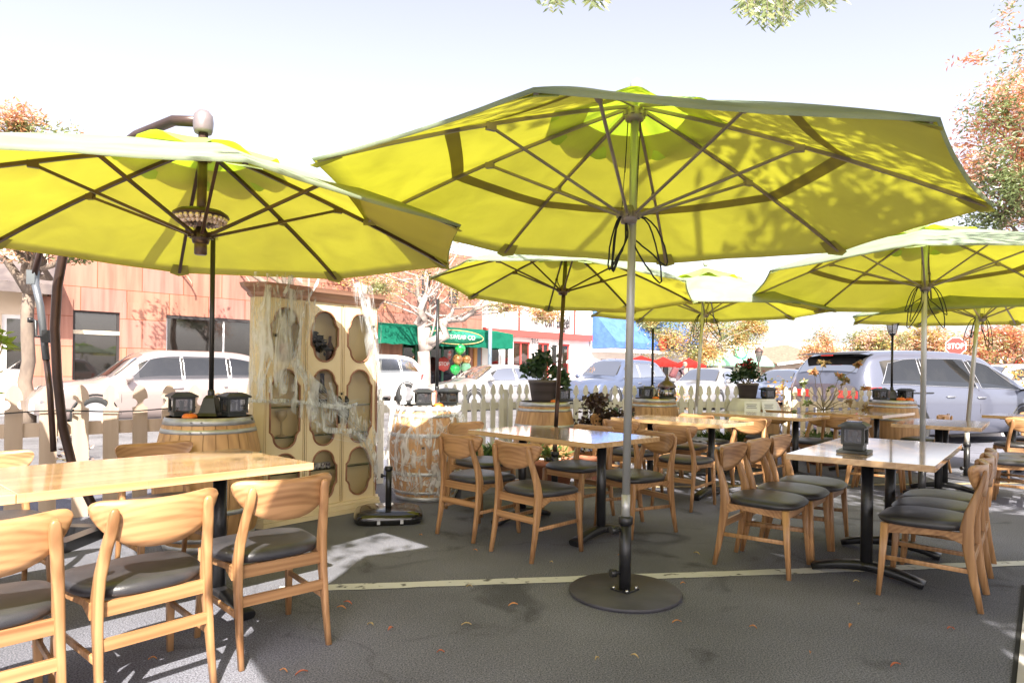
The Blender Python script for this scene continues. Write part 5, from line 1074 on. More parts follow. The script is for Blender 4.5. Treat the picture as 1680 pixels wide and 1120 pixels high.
# ------------------------------------------------------------------ shop fronts along the street
FO = Vector((-9.3, 23.8, 0))
def ft(x):                       # where along the facade line the image column x falls
    a = (x - 840) / F; return (a * FO.y - FO.x) / (S1.x - a * S1.y)
def fz(x, y): p = FO + S1 * ft(x); return H - (y - yh(x)) / F * p.y
FM = Matrix(((S1.x, -N1.x, 0, FO.x), (S1.y, -N1.y, 0, FO.y), (0, 0, 1, 0), (0, 0, 0, 1)))     # local: x along, y into the building, z up
FR = FM.to_3x3()
class FB(MB):
    def b(s, x0, x1, y0, y1, z0, z1, mi=0): return s.box(((x0 + x1) / 2, (y0 + y1) / 2, (z0 + z1) / 2), (abs(x1 - x0), abs(y1 - y0), abs(z1 - z0)), mi=mi)
def shop(name, label, x0, x1, h, depth, wallm, openings, cat='building', M=None, base_z=.13):
    """a block whose street face is cut by openings (x0, x1, z0, z1, kind); positions along the facade in metres"""
    t = thing(name, label, cat, (0, 0, 0)); t.matrix_world = M or FM
    mb = FB(); xs = sorted(set([x0, x1] + [o[0] for o in openings] + [o[1] for o in openings])); zs = sorted(set([base_z, h] + [o[2] for o in openings] + [o[3] for o in openings]))
    for i in range(len(xs) - 1):
        run = None
        for j in range(len(zs) - 1):
            cx, cz = (xs[i] + xs[i + 1]) / 2, (zs[j] + zs[j + 1]) / 2
            hole = any(o[0] < cx < o[1] and o[2] < cz < o[3] for o in openings)
            if not hole: mb.b(xs[i], xs[i + 1], 0, .25, zs[j], zs[j + 1])
    mb.b(x0, x0 + .2, .25, depth, base_z, h); mb.b(x1 - .2, x1, .25, depth, base_z, h); mb.b(x0, x1, depth, depth + .2, base_z, h); mb.b(x0 + .2, x1 - .2, .25, depth, h - .3, h - .1)
    mb.build('wall', wallm, t)
    mb = FB(); mb.b(x0 + .2, x1 - .2, 2.6, 2.7, base_z, h - .4); mb.build('inner_wall', M_inner, t)
    for o in openings:
        if o[4] is None: continue
        a, b_, c, d, fm = o[:5]; fw = o[5] if len(o) > 5 else .06; n = o[6] if len(o) > 6 else 1
        mb = FB(); mb.b(a, b_, .08, .16, c, c + fw); mb.b(a, b_, .08, .16, d - fw, d)
        for k in range(n + 1): q = a + (b_ - a - fw) * k / n; mb.b(q, q + fw, .081, .159, c + fw, d - fw)
        w_ = mb.build('window', fm, t); mb = FB(); mb.b(a + fw * .5, b_ - fw * .5, .115, .125, c + fw * .5, d - fw * .5); mb.build('pane', glassmat('shop_glass', (.30, .28, .26), .18, .62), w_)
    return t
M_inner = varied('shop_interior', (.10, .06, .04), (.32, .22, .14), 1.3, .8, lo=.42, hi=.62)
def copper():
    m = mat('rusty_copper', (.5, .2, .12), .5, .25); b_ = m.node_tree.nodes['Principled BSDF']; tc = N(m, 'ShaderNodeTexCoord')
    mp = N(m, 'ShaderNodeMapping'); mp.inputs['Rotation'].default_value = (pi / 2, 0, 0); L(m, tc.outputs['Object'], mp.inputs[0])
    br = N(m, 'ShaderNodeTexBrick', Scale=1.0); br.inputs['Brick Width'].default_value = 1.25; br.inputs['Row Height'].default_value = .92; br.inputs['Mortar Size'].default_value = .012; br.offset = .35
    br.inputs['Color1'].default_value = (.40, .19, .125, 1); br.inputs['Color2'].default_value = (.36, .175, .14, 1); br.inputs['Mortar'].default_value = (.24, .07, .03, 1); L(m, mp.outputs[0], br.inputs['Vector'])
    ms = N(m, 'ShaderNodeMapping'); ms.inputs['Scale'].default_value = (3, 3, .25); L(m, tc.outputs['Object'], ms.inputs[0]); n = N(m, 'ShaderNodeTexNoise', Scale=1.6, Detail=7); L(m, ms.outputs[0], n.inputs['Vector'])
    r = ramp(m, [(.35, (.75, .7, .7)), (.55, (1, 1, 1)), (.7, (1.25, 1.1, 1.1))], n.outputs[0]); mm = N(m, 'ShaderNodeMix'); mm.data_type = 'RGBA'; mm.blend_type = 'MULTIPLY'; mm.inputs[0].default_value = 1
    L(m, br.outputs[0], mm.inputs[6]); L(m, r.outputs[0], mm.inputs[7]); L(m, mm.outputs[2], b_.inputs['Base Color']); return m
M_cop = copper(); M_dkfr = mat('dark_frame', (.03, .025, .025), .5); M_wfr = mat('white_frame', (.75, .75, .76), .5); M_beige = varied('beige_stucco', (.60, .48, .36), (.66, .54, .42), 2, .85, .1, 50)
M_cfr = mat('cream_frame', (.55, .48, .36), .6); M_redp = mat('red_paint', (.55, .07, .06), .5); M_gfr = mat('green_frame', (.03, .12, .08), .5)
# rusty panel building
xL, xR = ft(78), ft(790)
cop = shop('shop_building', 'rust red copper panelled shop building behind the left cars', xL, xR, 6.6, 9, M_cop,
    [(ft(119), ft(196), .35, fz(150, 510), M_dkfr, .07, 1), (ft(272), ft(418) + 4.5, .55, fz(300, 518), M_wfr, .05, 4), (ft(660), ft(770), .5, 2.75, M_gfr, .10, 5), (ft(690), ft(706), 4.3, 5.6, M_dkfr, .05, 1), (ft(735), ft(752), 4.3, 5.6, M_dkfr, .05, 1)])
mb = FB(); z = fz(150, 545); mb.b(ft(119), ft(196), .06, .18, z - .06, z + .06); mb.build('transom', M_cfr, cop)
mb = FB(); mb.b(ft(272), ft(418) + 4.5, .02, .2, fz(300, 523), fz(300, 518)); mb.build('lintel', M_dkfr, cop)
mb = FB(); mb.b(ft(272) + .1, ft(418) + 4.4, .9, 1.0, .6, 2.8); mb.build('window_blind', varied('blind_pale', (.62, .60, .52), (.5, .5, .42), 3, .7), cop)
for x in (297, 393):
    mb = MB(); X = ft(x); z0 = fz(x, 452); mb.tube([(X, -.01, z0), (X + .1, -.25, z0 - .05), (X + .2, -.35, z0 - .25), (X + .2, -.35, z0 - .38)], .03, 6); mb.build('hook', M_cop, cop)
mb = FB(); mb.b(ft(119) - 1.05, ft(119) - .02, -.05, -.002, .13, 3.3); mb.b(ft(196) + .05, ft(272) - .02, -.05, -.002, .13, 3.3); mb.build('pilaster', M_cop, cop)
# awning helper
def awning(parent, x0, x1, ztop, zbot, out, drop, m, name='awning', ends=True):
    mb = MB(); nx = 30
    mb.grid(lambda u, v: Vector((x0 + (x1 - x0) * u, -.02 - out * v, ztop + (zbot - ztop) * v + .03 * noise.noise(Vector((u * 12, v * 2, 0))) * v)), nx, 6)
    mb.grid(lambda u, v: Vector((x0 + (x1 - x0) * u, -.02 - out, zbot - drop * v)), nx, 2)
    if ends:
        for x in (x0, x1): mb.add([(x, -.02, ztop), (x, -.02 - out, zbot), (x, -.02 - out, zbot - drop), (x, -.02, zbot - drop)], [(0, 1, 2, 3)])
    return mb.build(name, m, parent)
M_gaw = fabric('green_awning', (.015, .16, .10), (.01, .12, .07), .2); M_baw = fabric('blue_awning', (.10, .20, .54), (.10, .2, .54), .15); M_mint = fabric('mint_awning', (.30, .55, .42), (.3, .55, .4), .3)
# green awning: box fronted
x0, x1 = ft(560), ft(806); zt_, zm, zb_ = 3.22, 2.98, 2.28
mb = MB(); out = 1.5
mb.grid(lambda u, v: Vector((x0 + (x1 - x0) * u, -.02 - out * v, zt_ + (zm - zt_) * v)), 20, 3); mb.grid(lambda u, v: Vector((x0 + (x1 - x0) * u, -.02 - out, zm + (zb_ - zm) * v + .02 * sin(u * 60) * v)), 60, 3)
for x in (x0, x1): mb.add([(x, -.02, zt_), (x, -.02 - out, zm), (x, -.02 - out, zb_), (x, -.02, zb_)], [(0, 1, 2, 3)])
aw = mb.build('awning', M_gaw, cop, 'dark green box awning with an oval shop sign')
TXW = mat('sign_white', (.78, .78, .74), .5); TXB = mat('sign_dark', (.05, .045, .045), .5)
TM = Matrix(((1, 0, 0, 0), (0, 0, 1, 0), (0, 1, 0, 0), (0, 0, 0, 1))); TM = Matrix(((1, 0, 0, 0), (0, 0, -1, 0), (0, 1, 0, 0), (0, 0, 0, 1)))
sx_ = ft(705) + .2; mb = MB(); mb.lathe([(0, .0), (1, .0), (1, .02), (0, .02)], 40, M=Matrix(((1.55, 0, 0), (0, 0, -1), (0, .285, 0)))); mb.xf(Matrix.Translation((sx_, -1.535, 2.68))); sg = mb.build('sign_oval', fabric('sign_green', (.05, .32, .20), (.05, .3, .2), .1), cop)
text('SPORTSWEAR CO', .27, Matrix.Translation((sx_, -1.57, 2.68)) @ TM, TXW, sg)
mb = MB(); mb.tube([(sx_ + 1.58 * cos(2 * pi * k / 40), -1.56, 2.68 + .30 * sin(2 * pi * k / 40)) for k in range(41)], .02, 5, caps=False); mb.build('sign_border', mat('sign_gold', (.6, .45, .2), .5), sg)
mb = FB(); mb.b(ft(776), ft(781), -.08, -.002, .13, 2.6); mb.build('orange_post', mat('orange_wood', (.55, .26, .08), .6), cop)
mb = FB(); mb.b(ft(781), ft(787), -.08, -.002, .13, 2.6); mb.build('slate_post', mat('slate_blue', (.12, .15, .2), .6), cop)
# STOP sign reflected in the shop window, built as a solid red octagon
t = thing('stop_reflection', 'reflection of the stop sign between tree trunk and balloons, built as a plate', 'sign', FM @ Vector((ft(721), -.30, fz(721, 597)))); t.rotation_euler = (0, 0, radians(43))
mb = MB(); mb.lathe([(0, -.02), (.34, -.02), (.34, .02), (0, .02)], 8, M=Matrix.Rotation(pi / 2, 3, 'X')); mb.build('plate', MATS['red_paint'], t); text('STOP', .24, Matrix.Translation((0, -.03, 0)) @ TM, TXW, t)
# balloons
M_bg = mat('balloon_green', (.02, .50, .10), .15, coat=1); M_bo = mat('balloon_gold', (.60, .30, .10), .15, .5, coat=1); M_bm = mat('balloon_mint', (.25, .60, .35), .2, coat=1)
for x, y, r, m, lab in ((755, 573, 9, M_bg, 'green balloon at the top of the bunch'), (751, 590, 9, M_bo, 'gold balloon, larger one below the green'), (765, 590, 8, M_bo, 'gold balloon at right of the bunch'), (747, 606, 9, M_bg, 'green balloon at the lower left of the bunch'), (764, 603, 9, M_bm, 'pale mint balloon at the lower right of the bunch')):
    p = pd(x, y, 28.3 + (.2 if x > 760 else 0)); rr = r / F * 28.3; t = thing('balloon', lab, 'balloon', p, 0, 'balloons before the green awning shop'); mb = MB(); mb.lathe([(0, -1.12), (.10, -1.08), (.05, -1.02), (.35, -.85), (.75, -.55), (.97, -.1), (.97, .3), (.75, .72), (.4, .93), (0, 1)], 20); mb.xf(Matrix.Scale(rr, 4)); mb.build('skin', m, t)
    mb = MB(); mb.tube([(0, 0, -rr * 1.1), (.03, 0, -rr * 1.1 - .6), (0, 0, .15 - p.z)], .008, 4); mb.build('string', TXW, t)
# white shop with red stripes
xL, xR = ft(790) + .02, ft(966)
wh = shop('shop_building', 'white shop with red stripes and black letters, number 316', xL, xR, 6.0, 9, varied('white_stucco', (.70, .66, .64), (.76, .72, .70), 2, .8), [(ft(804), ft(822), .5, 2.7, M_wfr, .08, 1), (ft(828), ft(838), .3, 2.75, M_wfr, .08, 1), (ft(842), ft(870), .5, 2.75, M_redp, .08, 2), (ft(882), ft(902), .2, 2.75, M_redp, .09, 2), (ft(905), ft(917), .4, 2.75, M_wfr, .08, 1), (ft(922), ft(935), .4, 2.75, M_redp, .09, 1)])
mb = FB(); mb.b(xL, xR, -.25, -.003, 2.98, 3.30); mb.build('red_band', M_redp, wh)
for x in (849, 940): mb = FB(); mb.b(ft(x) - .07, ft(x) + .07, -.10, -.003, 3.31, 6.0); mb.build('red_strip', M_redp, wh)
mb = FB(); mb.b(xL, xR, -.06, -.004, 3.32, 5.9); mb.build('fascia', M_white, wh)
cx = (ft(881) + ft(934)) / 2; z = fz(905, 527)
text('Posh Bagel', 1.02, Matrix.Translation((cx, -.14, z)) @ TM, TXB, wh, bold=.014, sx=.50); text('The', .5, Matrix.Translation((ft(873), -.14, z - .1)) @ TM, TXB, wh, sx=.7)
text('316', .42, Matrix.Translation((ft(871), -.27, 2.76)) @ TM, TXB, wh, bold=.01, sx=.85)
mb = FB(); X = ft(891); mb.b(X - .18, X + .2, -.02, .06, 2.0, 2.28); sg = mb.build('window_notice', M_redp, wh); text('B', .26, Matrix.Translation((X, -.04, 2.14)) @ TM, TXW, sg)
# blue awning shop
xL, xR = ft(968) + .02, ft(1118)
bl = shop('shop_building', 'white shop under a broad blue awning', xL, xR, 5.4, 9, varied('white_stucco2', (.68, .64, .62), (.74, .70, .68), 2, .8), [(ft(985), ft(1010), .6, 2.1, M_wfr, .08, 2), (ft(1030), ft(1050), .3, 2.1, M_wfr, .08, 2), (ft(1065), ft(1100), .5, 2.1, M_wfr, .08, 3)])
ba = awning(bl, xL + .1, xR - .2, 4.75, 2.95, 1.7, .35, M_baw); mb = FB(); mb.b(xL, xR, -1.75, -.003, 2.40, 2.56); mb.build('soffit', M_white, bl)
for k in range(4): mb = FB(); mb.b(xL + .3, xL + 4.5, -.06, -.003, 4.85 + .13 * k, 4.89 + .13 * k); mb.build('louvre', mat('louvre_grey', (.25, .25, .27), .6), bl)
mb = MB(); mb.lathe([(.26, 0), (.42, 0), (.42, .04), (.26, .04)], 24, M=Matrix.Rotation(pi / 2, 3, 'X')); mb.xf(Matrix.Translation((ft(1046), -1.76, 2.95))); mb.build('emblem', M_redp, bl)
text('FITNESS', .42, Matrix.Translation((ft(1061), -1.76, 2.82)) @ TM, mat('sign_navy', (.03, .05, .15), .5), bl)
# beige building at far left with display window
xL, xR = ft(-160), ft(78) - .02
be = shop('shop_building', 'beige shop at the left edge with a white framed display window', xL, xR, 4.6, 9, M_beige, [(ft(2), ft(66), 1.0, 2.72, M_wfr, .12, 1), (ft(-100), ft(-20), .9, 2.7, M_wfr, .1, 2)])
awning(be, xL, ft(86), 4.3, 3.55, 1.1, .28, varied('dark_awning', (.10, .08, .08), (.16, .13, .12), 3, .8))
mb = FB(); mb.b(ft(46), ft(66), -.25, -.003, 2.95, 3.35); mb.build('shop_box', M_beige, be)
rnd = random.Random(2)
for i, (a, b_, z0, z1, c) in enumerate(((5, 60, 1.12, 1.5, 'w'), (8, 50, 1.55, 1.9, 'g'), (35, 58, 1.92, 2.1, 'w'), (34, 58, 2.12, 2.32, 'o'), (4, 14, 1.12, 1.35, 'o'), (22, 44, 1.12, 1.3, 'd'), (50, 60, 1.12, 1.3, 'o'), (3, 8, 1.52, 1.9, 'o'))):
    m = {'w': mat('box_white', (.7, .68, .66), .6), 'g': mat('box_grey', (.5, .5, .5), .6), 'o': mat('box_orange', (.65, .16, .04), .5), 'd': mat('box_dark', (.06, .08, .08), .6)}[c]
    p = FM @ Vector((0, 0, 0)); t = thing('gift_box', ['wide white box at the bottom of the display window', 'grey box standing on the white box in the display window', 'small white box high in the display window', 'orange box on top of the display window pile', 'orange box at the lower left of the display window', 'dark box in front at the bottom of the display window', 'orange box at the lower right of the display window', 'narrow orange box at the left of the grey box'][i], 'box', (0, 0, 0), 0, 'boxes in the display window'); t.matrix_world = FM
    mb = FB(); yy = .32 + (.12 * (i < 2)); mb.box(((ft(a) + ft(b_)) / 2, yy + .1, (z0 + z1) / 2), (ft(b_) - ft(a), .2 - .02 * (i % 3), z1 - z0), bev=.01); mb.build('box', m, t)
    mb = FB(); mb.b((ft(a) + ft(b_)) / 2 - .04, (ft(a) + ft(b_)) / 2 + .04, yy - .012, yy - .002, z0, z1); mb.build('ribbon', M_redp if c != 'o' else TXW, t)
# far corner: pale shop with mint awnings and a round emblem, low roofed house, pale block
def place(px, d, deg): p = pd(px, 600, d); return Matrix.Translation((p.x, d, 0)) @ Matrix.Rotation(radians(deg), 4, 'Z')
d_ = 56; M1 = place(1138, d_, 28)
fa = shop('shop_building', 'pale corner shop with mint awnings and a round green emblem', 0, 8.2, 4.3, 8, M_beige, [(.6, 2.4, .3, 2.0, M_wfr, .08, 2), (3.6, 4.9, .4, 1.95, M_wfr, .08, 1), (5.6, 7.6, .3, 2.0, M_wfr, .08, 2)], M=M1)
for a, b_ in ((.3, 2.7), (3.2, 5.2), (5.4, 8.8)): awning(fa, a, b_, 2.95, 2.2, 1.0, .22, M_mint)
mb = FB(); mb.b(-.1, 8.3, -.12, -.003, 4.1, 4.32); mb.b(-.1, 8.3, -.10, -.003, 3.6, 3.7); mb.build('cornice', M_beige, fa)
mb = MB(); mb.lathe([(0, 0), (.75, 0), (.75, .1), (0, .1)], 32, M=Matrix.Rotation(pi / 2, 3, 'X')); mb.xf(Matrix.Translation((5.25, -.3, 3.35))); em = mb.build('emblem', M_white, fa)
mb = MB(); mb.tube([(5.25 + .72 * cos(2 * pi * k / 32), -.42, 3.35 + .72 * sin(2 * pi * k / 32)) for k in range(33)], .06, 6, caps=False)
for s in (-1, 1): mb.add([(5.25 + s * x, -.42, 3.35 + z) for x, z in ((.28, .45), (.5, .3), (.52, -.25), (.36, -.1), (.30, .15))], [(0, 1, 2, 3, 4)])
mb.build('emblem_ring', mat('emblem_green', (.02, .28, .13), .5), em)
M2 = place(1268, 60, 20)
ho = shop('house', 'low brown roofed house with white gable left of the minivan', 0, 4.6, 2.3, 7, M_beige, [(.8, 1.6, .6, 1.7, M_wfr, .08, 1), (2.6, 3.6, .2, 1.9, M_dkfr, .08, 1)], M=M2)
mb = MB(); mb.add([(-.5, -1.2, 2.2), (5.2, -1.2, 2.9), (5.2, 4, 4.3), (-.1, 4, 3.6), (-.5, -1.2, 2.05), (5.2, -1.2, 2.75), (5.2, 4, 4.15), (-.1, 4, 3.45)], [(0, 1, 2, 3), (7, 6, 5, 4), (0, 4, 5, 1), (1, 5, 6, 2), (2, 6, 7, 3), (3, 7, 4, 0)]); mb.build('roof', varied('brown_shingle', (.28, .17, .12), (.18, .11, .08), 5, .9, .5, 20), ho)
mb = MB(); mb.box((2.4, -1.25, 2.55), (6.0, .12, .22), M=Matrix.Rotation(-.12, 3, 'Y')); mb.build('gable_board', M_white, ho)
shop('shop_building', 'long pale low building far behind the parked cars', 0, 34, 5.3, 10, varied('pale_pink_wall', (.66, .56, .50), (.7, .6, .54), 1, .8), [(2, 4, .3, 2.4, M_wfr, .1, 1), (8, 11, .3, 2.4, M_wfr, .1, 2), (15, 18, .3, 2.4, M_wfr, .1, 2), (22, 25, .3, 2.4, M_wfr, .1, 2)], M=place(1195, 78, 14))
shop('shop_building', 'white building far right beyond the red leaved tree', 0, 18, 3.4, 10, M_white, [(2, 4, .3, 2.2, M_dkfr, .1, 1), (6, 9, .3, 2.2, M_dkfr, .1, 2), (11, 13, .3, 2.2, M_dkfr, .1, 1)], M=place(1560, 44, -8))
# hill
mb = MB(); mb.grid(lambda u, v: Vector((-60 + 330 * u, 190 + 60 * v, -1 + (13 + 5 * noise.noise(Vector((u * 5, v, 3)))) * sin(pi * min(1, .12 + u)) * v)), 40, 6); struct(mb.build('hills', varied('far_hill', (.30, .26, .22), (.22, .24, .17), .05, .9)), 'low faded hills at the end of the street')

# red cafe umbrellas on the far pavement and one white
M_rc = fabric('red_canvas', (.50, .035, .03), (.6, .04, .03), .35); M_wc = fabric('white_canvas', (.75, .62, .6), (.8, .5, .5), .4)
def cafe_umbrella(px, ytop, yrim, wpx, d, m, label):
    p = pd(px, ytop, d); zr = pd(px, yrim, d).z; R = wpx / 2 / F * d; t = thing('cafe_umbrella', label, 'umbrella', (p.x, d, .13), 0, 'cafe umbrellas on the far pavement'); mb = MB(); h = p.z - .13; zr -= .13
    for k in range(8):
        a0, a1 = k * pi / 4 + .2, (k + 1) * pi / 4 + .2
        mb.grid(lambda u, v: (Vector((cos(a0), sin(a0), 0)).lerp(Vector((cos(a1), sin(a1), 0)), u) * R * v * (1 - .06 * 4 * u * (1 - u) * v)) + Vector((0, 0, h - (h - zr) * v ** .85)), 6, 6)
        mb.grid(lambda u, v: (Vector((cos(a0), sin(a0), 0)).lerp(Vector((cos(a1), sin(a1), 0)), u) * R * (1 - .24 * u * (1 - u))) + Vector((0, 0, zr - .14 * v)), 6, 1)
    mb.build('canopy', m, t); mb = MB(); mb.tube([(0, 0, 0), (0, 0, h + .1)], .025, 8); mb.build('pole', TXB, t)
    mb = MB()
    for k in range(8): a = k * pi / 4 + .2; mb.tube([(0, 0, zr - .1 + (h - zr) * .3), (R * .5 * cos(a), R * .5 * sin(a), h - (h - zr) * .56 - .02)], .012, 4)
    mb.build('strut', TXB, t)
cafe_umbrella(1052, 583, 594, 78, 32, M_rc, 'left red cafe umbrella beside the silver pole')
cafe_umbrella(1088, 585, 597, 62, 34, M_rc, 'middle red cafe umbrella in front of the person')
cafe_umbrella(1130, 587, 599, 58, 36, M_rc, 'right red cafe umbrella touching the street tree')
cafe_umbrella(958, 577, 592, 60, 33, M_wc, 'white and red cafe umbrella below the blue awning')
cafe_umbrella(1672, 588, 600, 60, 34, M_rc, 'red cafe umbrella at the far right edge')
# person with backpack
def skin(name, verts, edges, radii, m, parent):
    me = bpy.data.meshes.new(name); me.from_pydata(verts, edges, []); o = bpy.data.objects.new(name, me); COL.objects.link(o)
    o.modifiers.new('s', 'SKIN'); sd = o.modifiers.new('d', 'SUBSURF'); sd.levels = 2; sd.render_levels = 2
    for i, r in enumerate(radii): v = me.skin_vertices[0].data[i]; v.radius = (r, r) if not isinstance(r, tuple) else r
    me.skin_vertices[0].data[0].use_root = True
    dg = bpy.context.evaluated_depsgraph_get(); me2 = bpy.data.meshes.new_from_object(o.evaluated_get(dg)); bpy.data.objects.remove(o); me2.materials.clear(); me2.materials.append(m)
    for p in me2.polygons: p.use_smooth = True
    q = bpy.data.objects.new(name, me2); COL.objects.link(q); q.parent = parent; return q
pp = pd(1110, 600, 27.5); t = thing('person', 'person in dark clothes with a backpack bending forward beyond the fence', 'person', (pp.x, 27.5, .0), 0)
V = [(0, 0, .93), (.03, 0, 1.10), (.10, 0, 1.28), (.20, 0, 1.42), (.26, 0, 1.48), (.33, 0, 1.55), (.36, 0, 1.66), (-.02, .10, .88), (.05, .12, .48), (-.06, .12, .06), (.08, .12, .03), (-.02, -.10, .88), (-.10, -.12, .48), (-.25, -.12, .06), (-.11, -.12, .03), (.18, .18, 1.36), (.26, .24, 1.10), (.42, .22, .90), (.46, .21, .83), (.18, -.18, 1.36), (.30, -.24, 1.10), (.48, -.22, .92), (.52, -.21, .85)]
E_ = [(0, 1), (1, 2), (2, 3), (3, 4), (4, 5), (5, 6), (0, 7), (7, 8), (8, 9), (9, 10), (0, 11), (11, 12), (12, 13), (13, 14), (3, 15), (15, 16), (16, 17), (17, 18), (3, 19), (19, 20), (20, 21), (21, 22)]
Rr = [.15, .14, .15, .13, .06, .085, .07, .09, .06, .045, .035, .09, .06, .045, .035, .06, .045, .035, .03, .06, .045, .035, .03]
skin('body', V, E_, Rr, varied('person_clothes', (.10, .05, .05), (.06, .05, .07), 5, .8), t)
mb = MB(); mb.lathe([(0, -.12), (.06, -.10), (.088, -.03), (.092, .04), (.07, .09), (0, .115)], 16, (.355, 0, 1.62)); mb.build('head', mat('skin_tone', (.45, .27, .19), .6), t)
mb = MB(); mb.lathe([(.094, .02), (.09, .07), (.06, .10), (0, .12)], 16, (.350, 0, 1.625)); mb.build('hair', mat('hair_grey', (.25, .2, .17), .8), t)
mb = MB(); mb.box((-.12, 0, 1.28), (.26, .32, .46), M=Matrix.Rotation(.45, 3, 'Y'), bev=.08); mb.build('backpack', varied('pack_maroon', (.16, .05, .05), (.1, .03, .04), 8, .8), t)
# stop sign and street lamp
p = pd(1568, 568, 26.5); t = thing('stop_sign', 'red octagonal STOP sign on a post behind the minivan', 'sign', (p.x, 26.5, 0), radians(-30)); hz = p.z
mb = MB(); mb.lathe([(0, 0), (.385, 0), (.385, .02), (0, .02)], 8, sm=False, M=Matrix.Rotation(pi / 2, 3, 'X') @ Matrix.Rotation(pi / 8, 3, 'Z')); mb.xf(Matrix.Translation((0, 0, hz))); sp = mb.build('plate', mat('stop_red', (.60, .05, .04), .45), t)
mb = MB()
for k in range(8):
    a0, a1 = pi / 8 + k * pi / 4, pi / 8 + (k + 1) * pi / 4; mb.add([(r * cos(a), -.024, hz + r * sin(a)) for r, a in ((.384, a0), (.384, a1), (.355, a1), (.355, a0))], [(0, 1, 2, 3)])
mb.build('white_border', TXW, sp); text('STOP', .29, Matrix.Translation((0, -.026, hz)) @ TM, TXW, sp, bold=.008, sx=.80, ext=.006)
mb = MB(); mb.box((0, .02, hz / 2 + .2), (.05, .03, hz + .4)); mb.build('post', M_hoop, t)
def street_lamp(px, ytop, d, label):
    p = pd(px, ytop, d); t = thing('street_lamp', label, 'street lamp', (p.x, d, 0), 0, 'street lamps'); h = p.z; mb = MB(); mb.lathe([(.16, 0), (.16, .3), (.08, .45), (.06, .5), (.05, h - .9), (.07, h - .85)], 14); mb.build('post', mat('lamp_bronze', (.10, .06, .05), .5, .4), t)
    mb = MB(); mb.lathe([(.07, h - .85), (.10, h - .8), (.20, h - .35), (.21, h - .3)], 12); mb.build('globe', glassmat('lamp_globe', (.95, .9, .85), .2, .3), t)
    mb = MB(); mb.lathe([(.25, h - .3), (.22, h - .25), (.12, h - .12), (.04, h - .05), (0, h)], 14); mb.build('cap', MATS['lamp_bronze'], t)
street_lamp(1245, 568, 36, 'bronze street lamp above the red flower pot')
# leaning utility pole behind the first tree
p = Vector((0, 0, 0)); t = thing('street_pole', 'thin blue grey street pole right of the forked street tree', 'pole', FM @ Vector((ft(752), -2.2, .13))); mb = MB(); mb.tube([(0, 0, 0), (0, 0, 6.5)], .09, 10); mb.box((0, 0, 3.4), (.3, .2, .5), bev=.02); mb.build('pole', mat('pole_bluegrey', (.25, .32, .40), .5), t)

# ------------------------------------------------------------------ plants and pots
def pot_profile(kind, s):
    return {'dark': [(0, 0), (.62 * s, 0), (.70 * s, .1 * s), (.92 * s, 1.35 * s), (.97 * s, 1.38 * s), (.97 * s, 1.55 * s), (.90 * s, 1.55 * s), (.86 * s, 1.42 * s), (0, 1.40 * s)], 'terra': [(0, 0), (.65 * s, 0), (.9 * s, .95 * s), (1.0 * s, .97 * s), (1.02 * s, 1.2 * s), (.92 * s, 1.2 * s), (.86 * s, 1.05 * s), (0, 1.02 * s)], 'bowl': [(0, 0), (.5 * s, 0), (.85 * s, .35 * s), (1.0 * s, .8 * s), (1.06 * s, .82 * s), (1.06 * s, .95 * s), (.95 * s, .95 * s), (.9 * s, .8 * s), (0, .75 * s)]}[kind]
M_terra = varied('terracotta', (.48, .20, .12), (.40, .15, .09), 4, .8, .1, 40); M_potd = varied('dark_ribbed_pot', (.06, .05, .05), (.11, .09, .09), 5, .5, .3, 18, stretch=(.2, .2, 4)); M_soil = mat('soil', (.05, .035, .025), .9)
M_stem = varied('green_stem', (.12, .10, .05), (.18, .14, .08), 6, .8); Lk = leafmat('leaf_deep_green', (.045, .10, .035), (.02, .05, .02), .25); Lk2 = leafmat('leaf_holly', (.07, .13, .05), (.03, .07, .03), .25); Lb = leafmat('leaf_bronze', (.10, .055, .045), (.04, .025, .02), .2); Lfl = leafmat('petal_red', (.65, .04, .06), (.5, .03, .05)); Lyf = leafmat('petal_yellow', (.75, .45, .03), (.7, .3, .02)); Lpk = leafmat('petal_peach', (.75, .42, .22), (.7, .35, .18)); Lgr = leafmat('grass_blade', (.12, .20, .04), (.08, .14, .03))
def potted(name, label, cat, x, y, z, kind, s, potm, blobs, n, size, mats, seed, stems=9, group=None, **k):
    t = thing(name, label, cat, (x, y, z), 0, group); pr = pot_profile(kind, s); mb = MB(); mb.lathe(pr, 32); mb.build('pot', potm, t); h = pr[-1][1]; mb = MB(); mb.lathe([(.88 * s, h - .002), (0, h + .015)], 24); mb.build('soil', M_soil, t); rnd = random.Random(seed); mb = MB()
    for _ in range(stems): c, r = rnd.choice(blobs); limb(mb, (rnd.uniform(-.3, .3) * s, rnd.uniform(-.3, .3) * s, h), Vector(c) + Vector((rnd.uniform(-.6, .6) * r[0], rnd.uniform(-.6, .6) * r[1], rnd.uniform(-.5, .7) * r[2])), .006, .003, rnd, 5)
    mb.build('stem', M_stem, t); mb = MB(); foliage(mb, blobs, n, size, len(mats), rnd, **k); mb.build('foliage', mats, t); return t
b = BP['b3']; potted('potted_plant', 'dark ribbed pot with bushy deep green plant on a barrel', 'potted plant', b[0] - .02, b[1] + .02, ZB, 'dark', .175, M_potd, [((-.06, 0, .46), (.20, .18, .15)), ((.08, 0, .50), (.19, .18, .15)), ((-.14, 0, .38), (.14, .14, .10)), ((.17, 0, .36), (.13, .13, .12)), ((.0, 0, .53), (.14, .12, .07)), ((.24, -.03, .28), (.05, .06, .10))], 620, .085, [Lk, Lk2], 41, 14, aspect=.62, shell=.2)
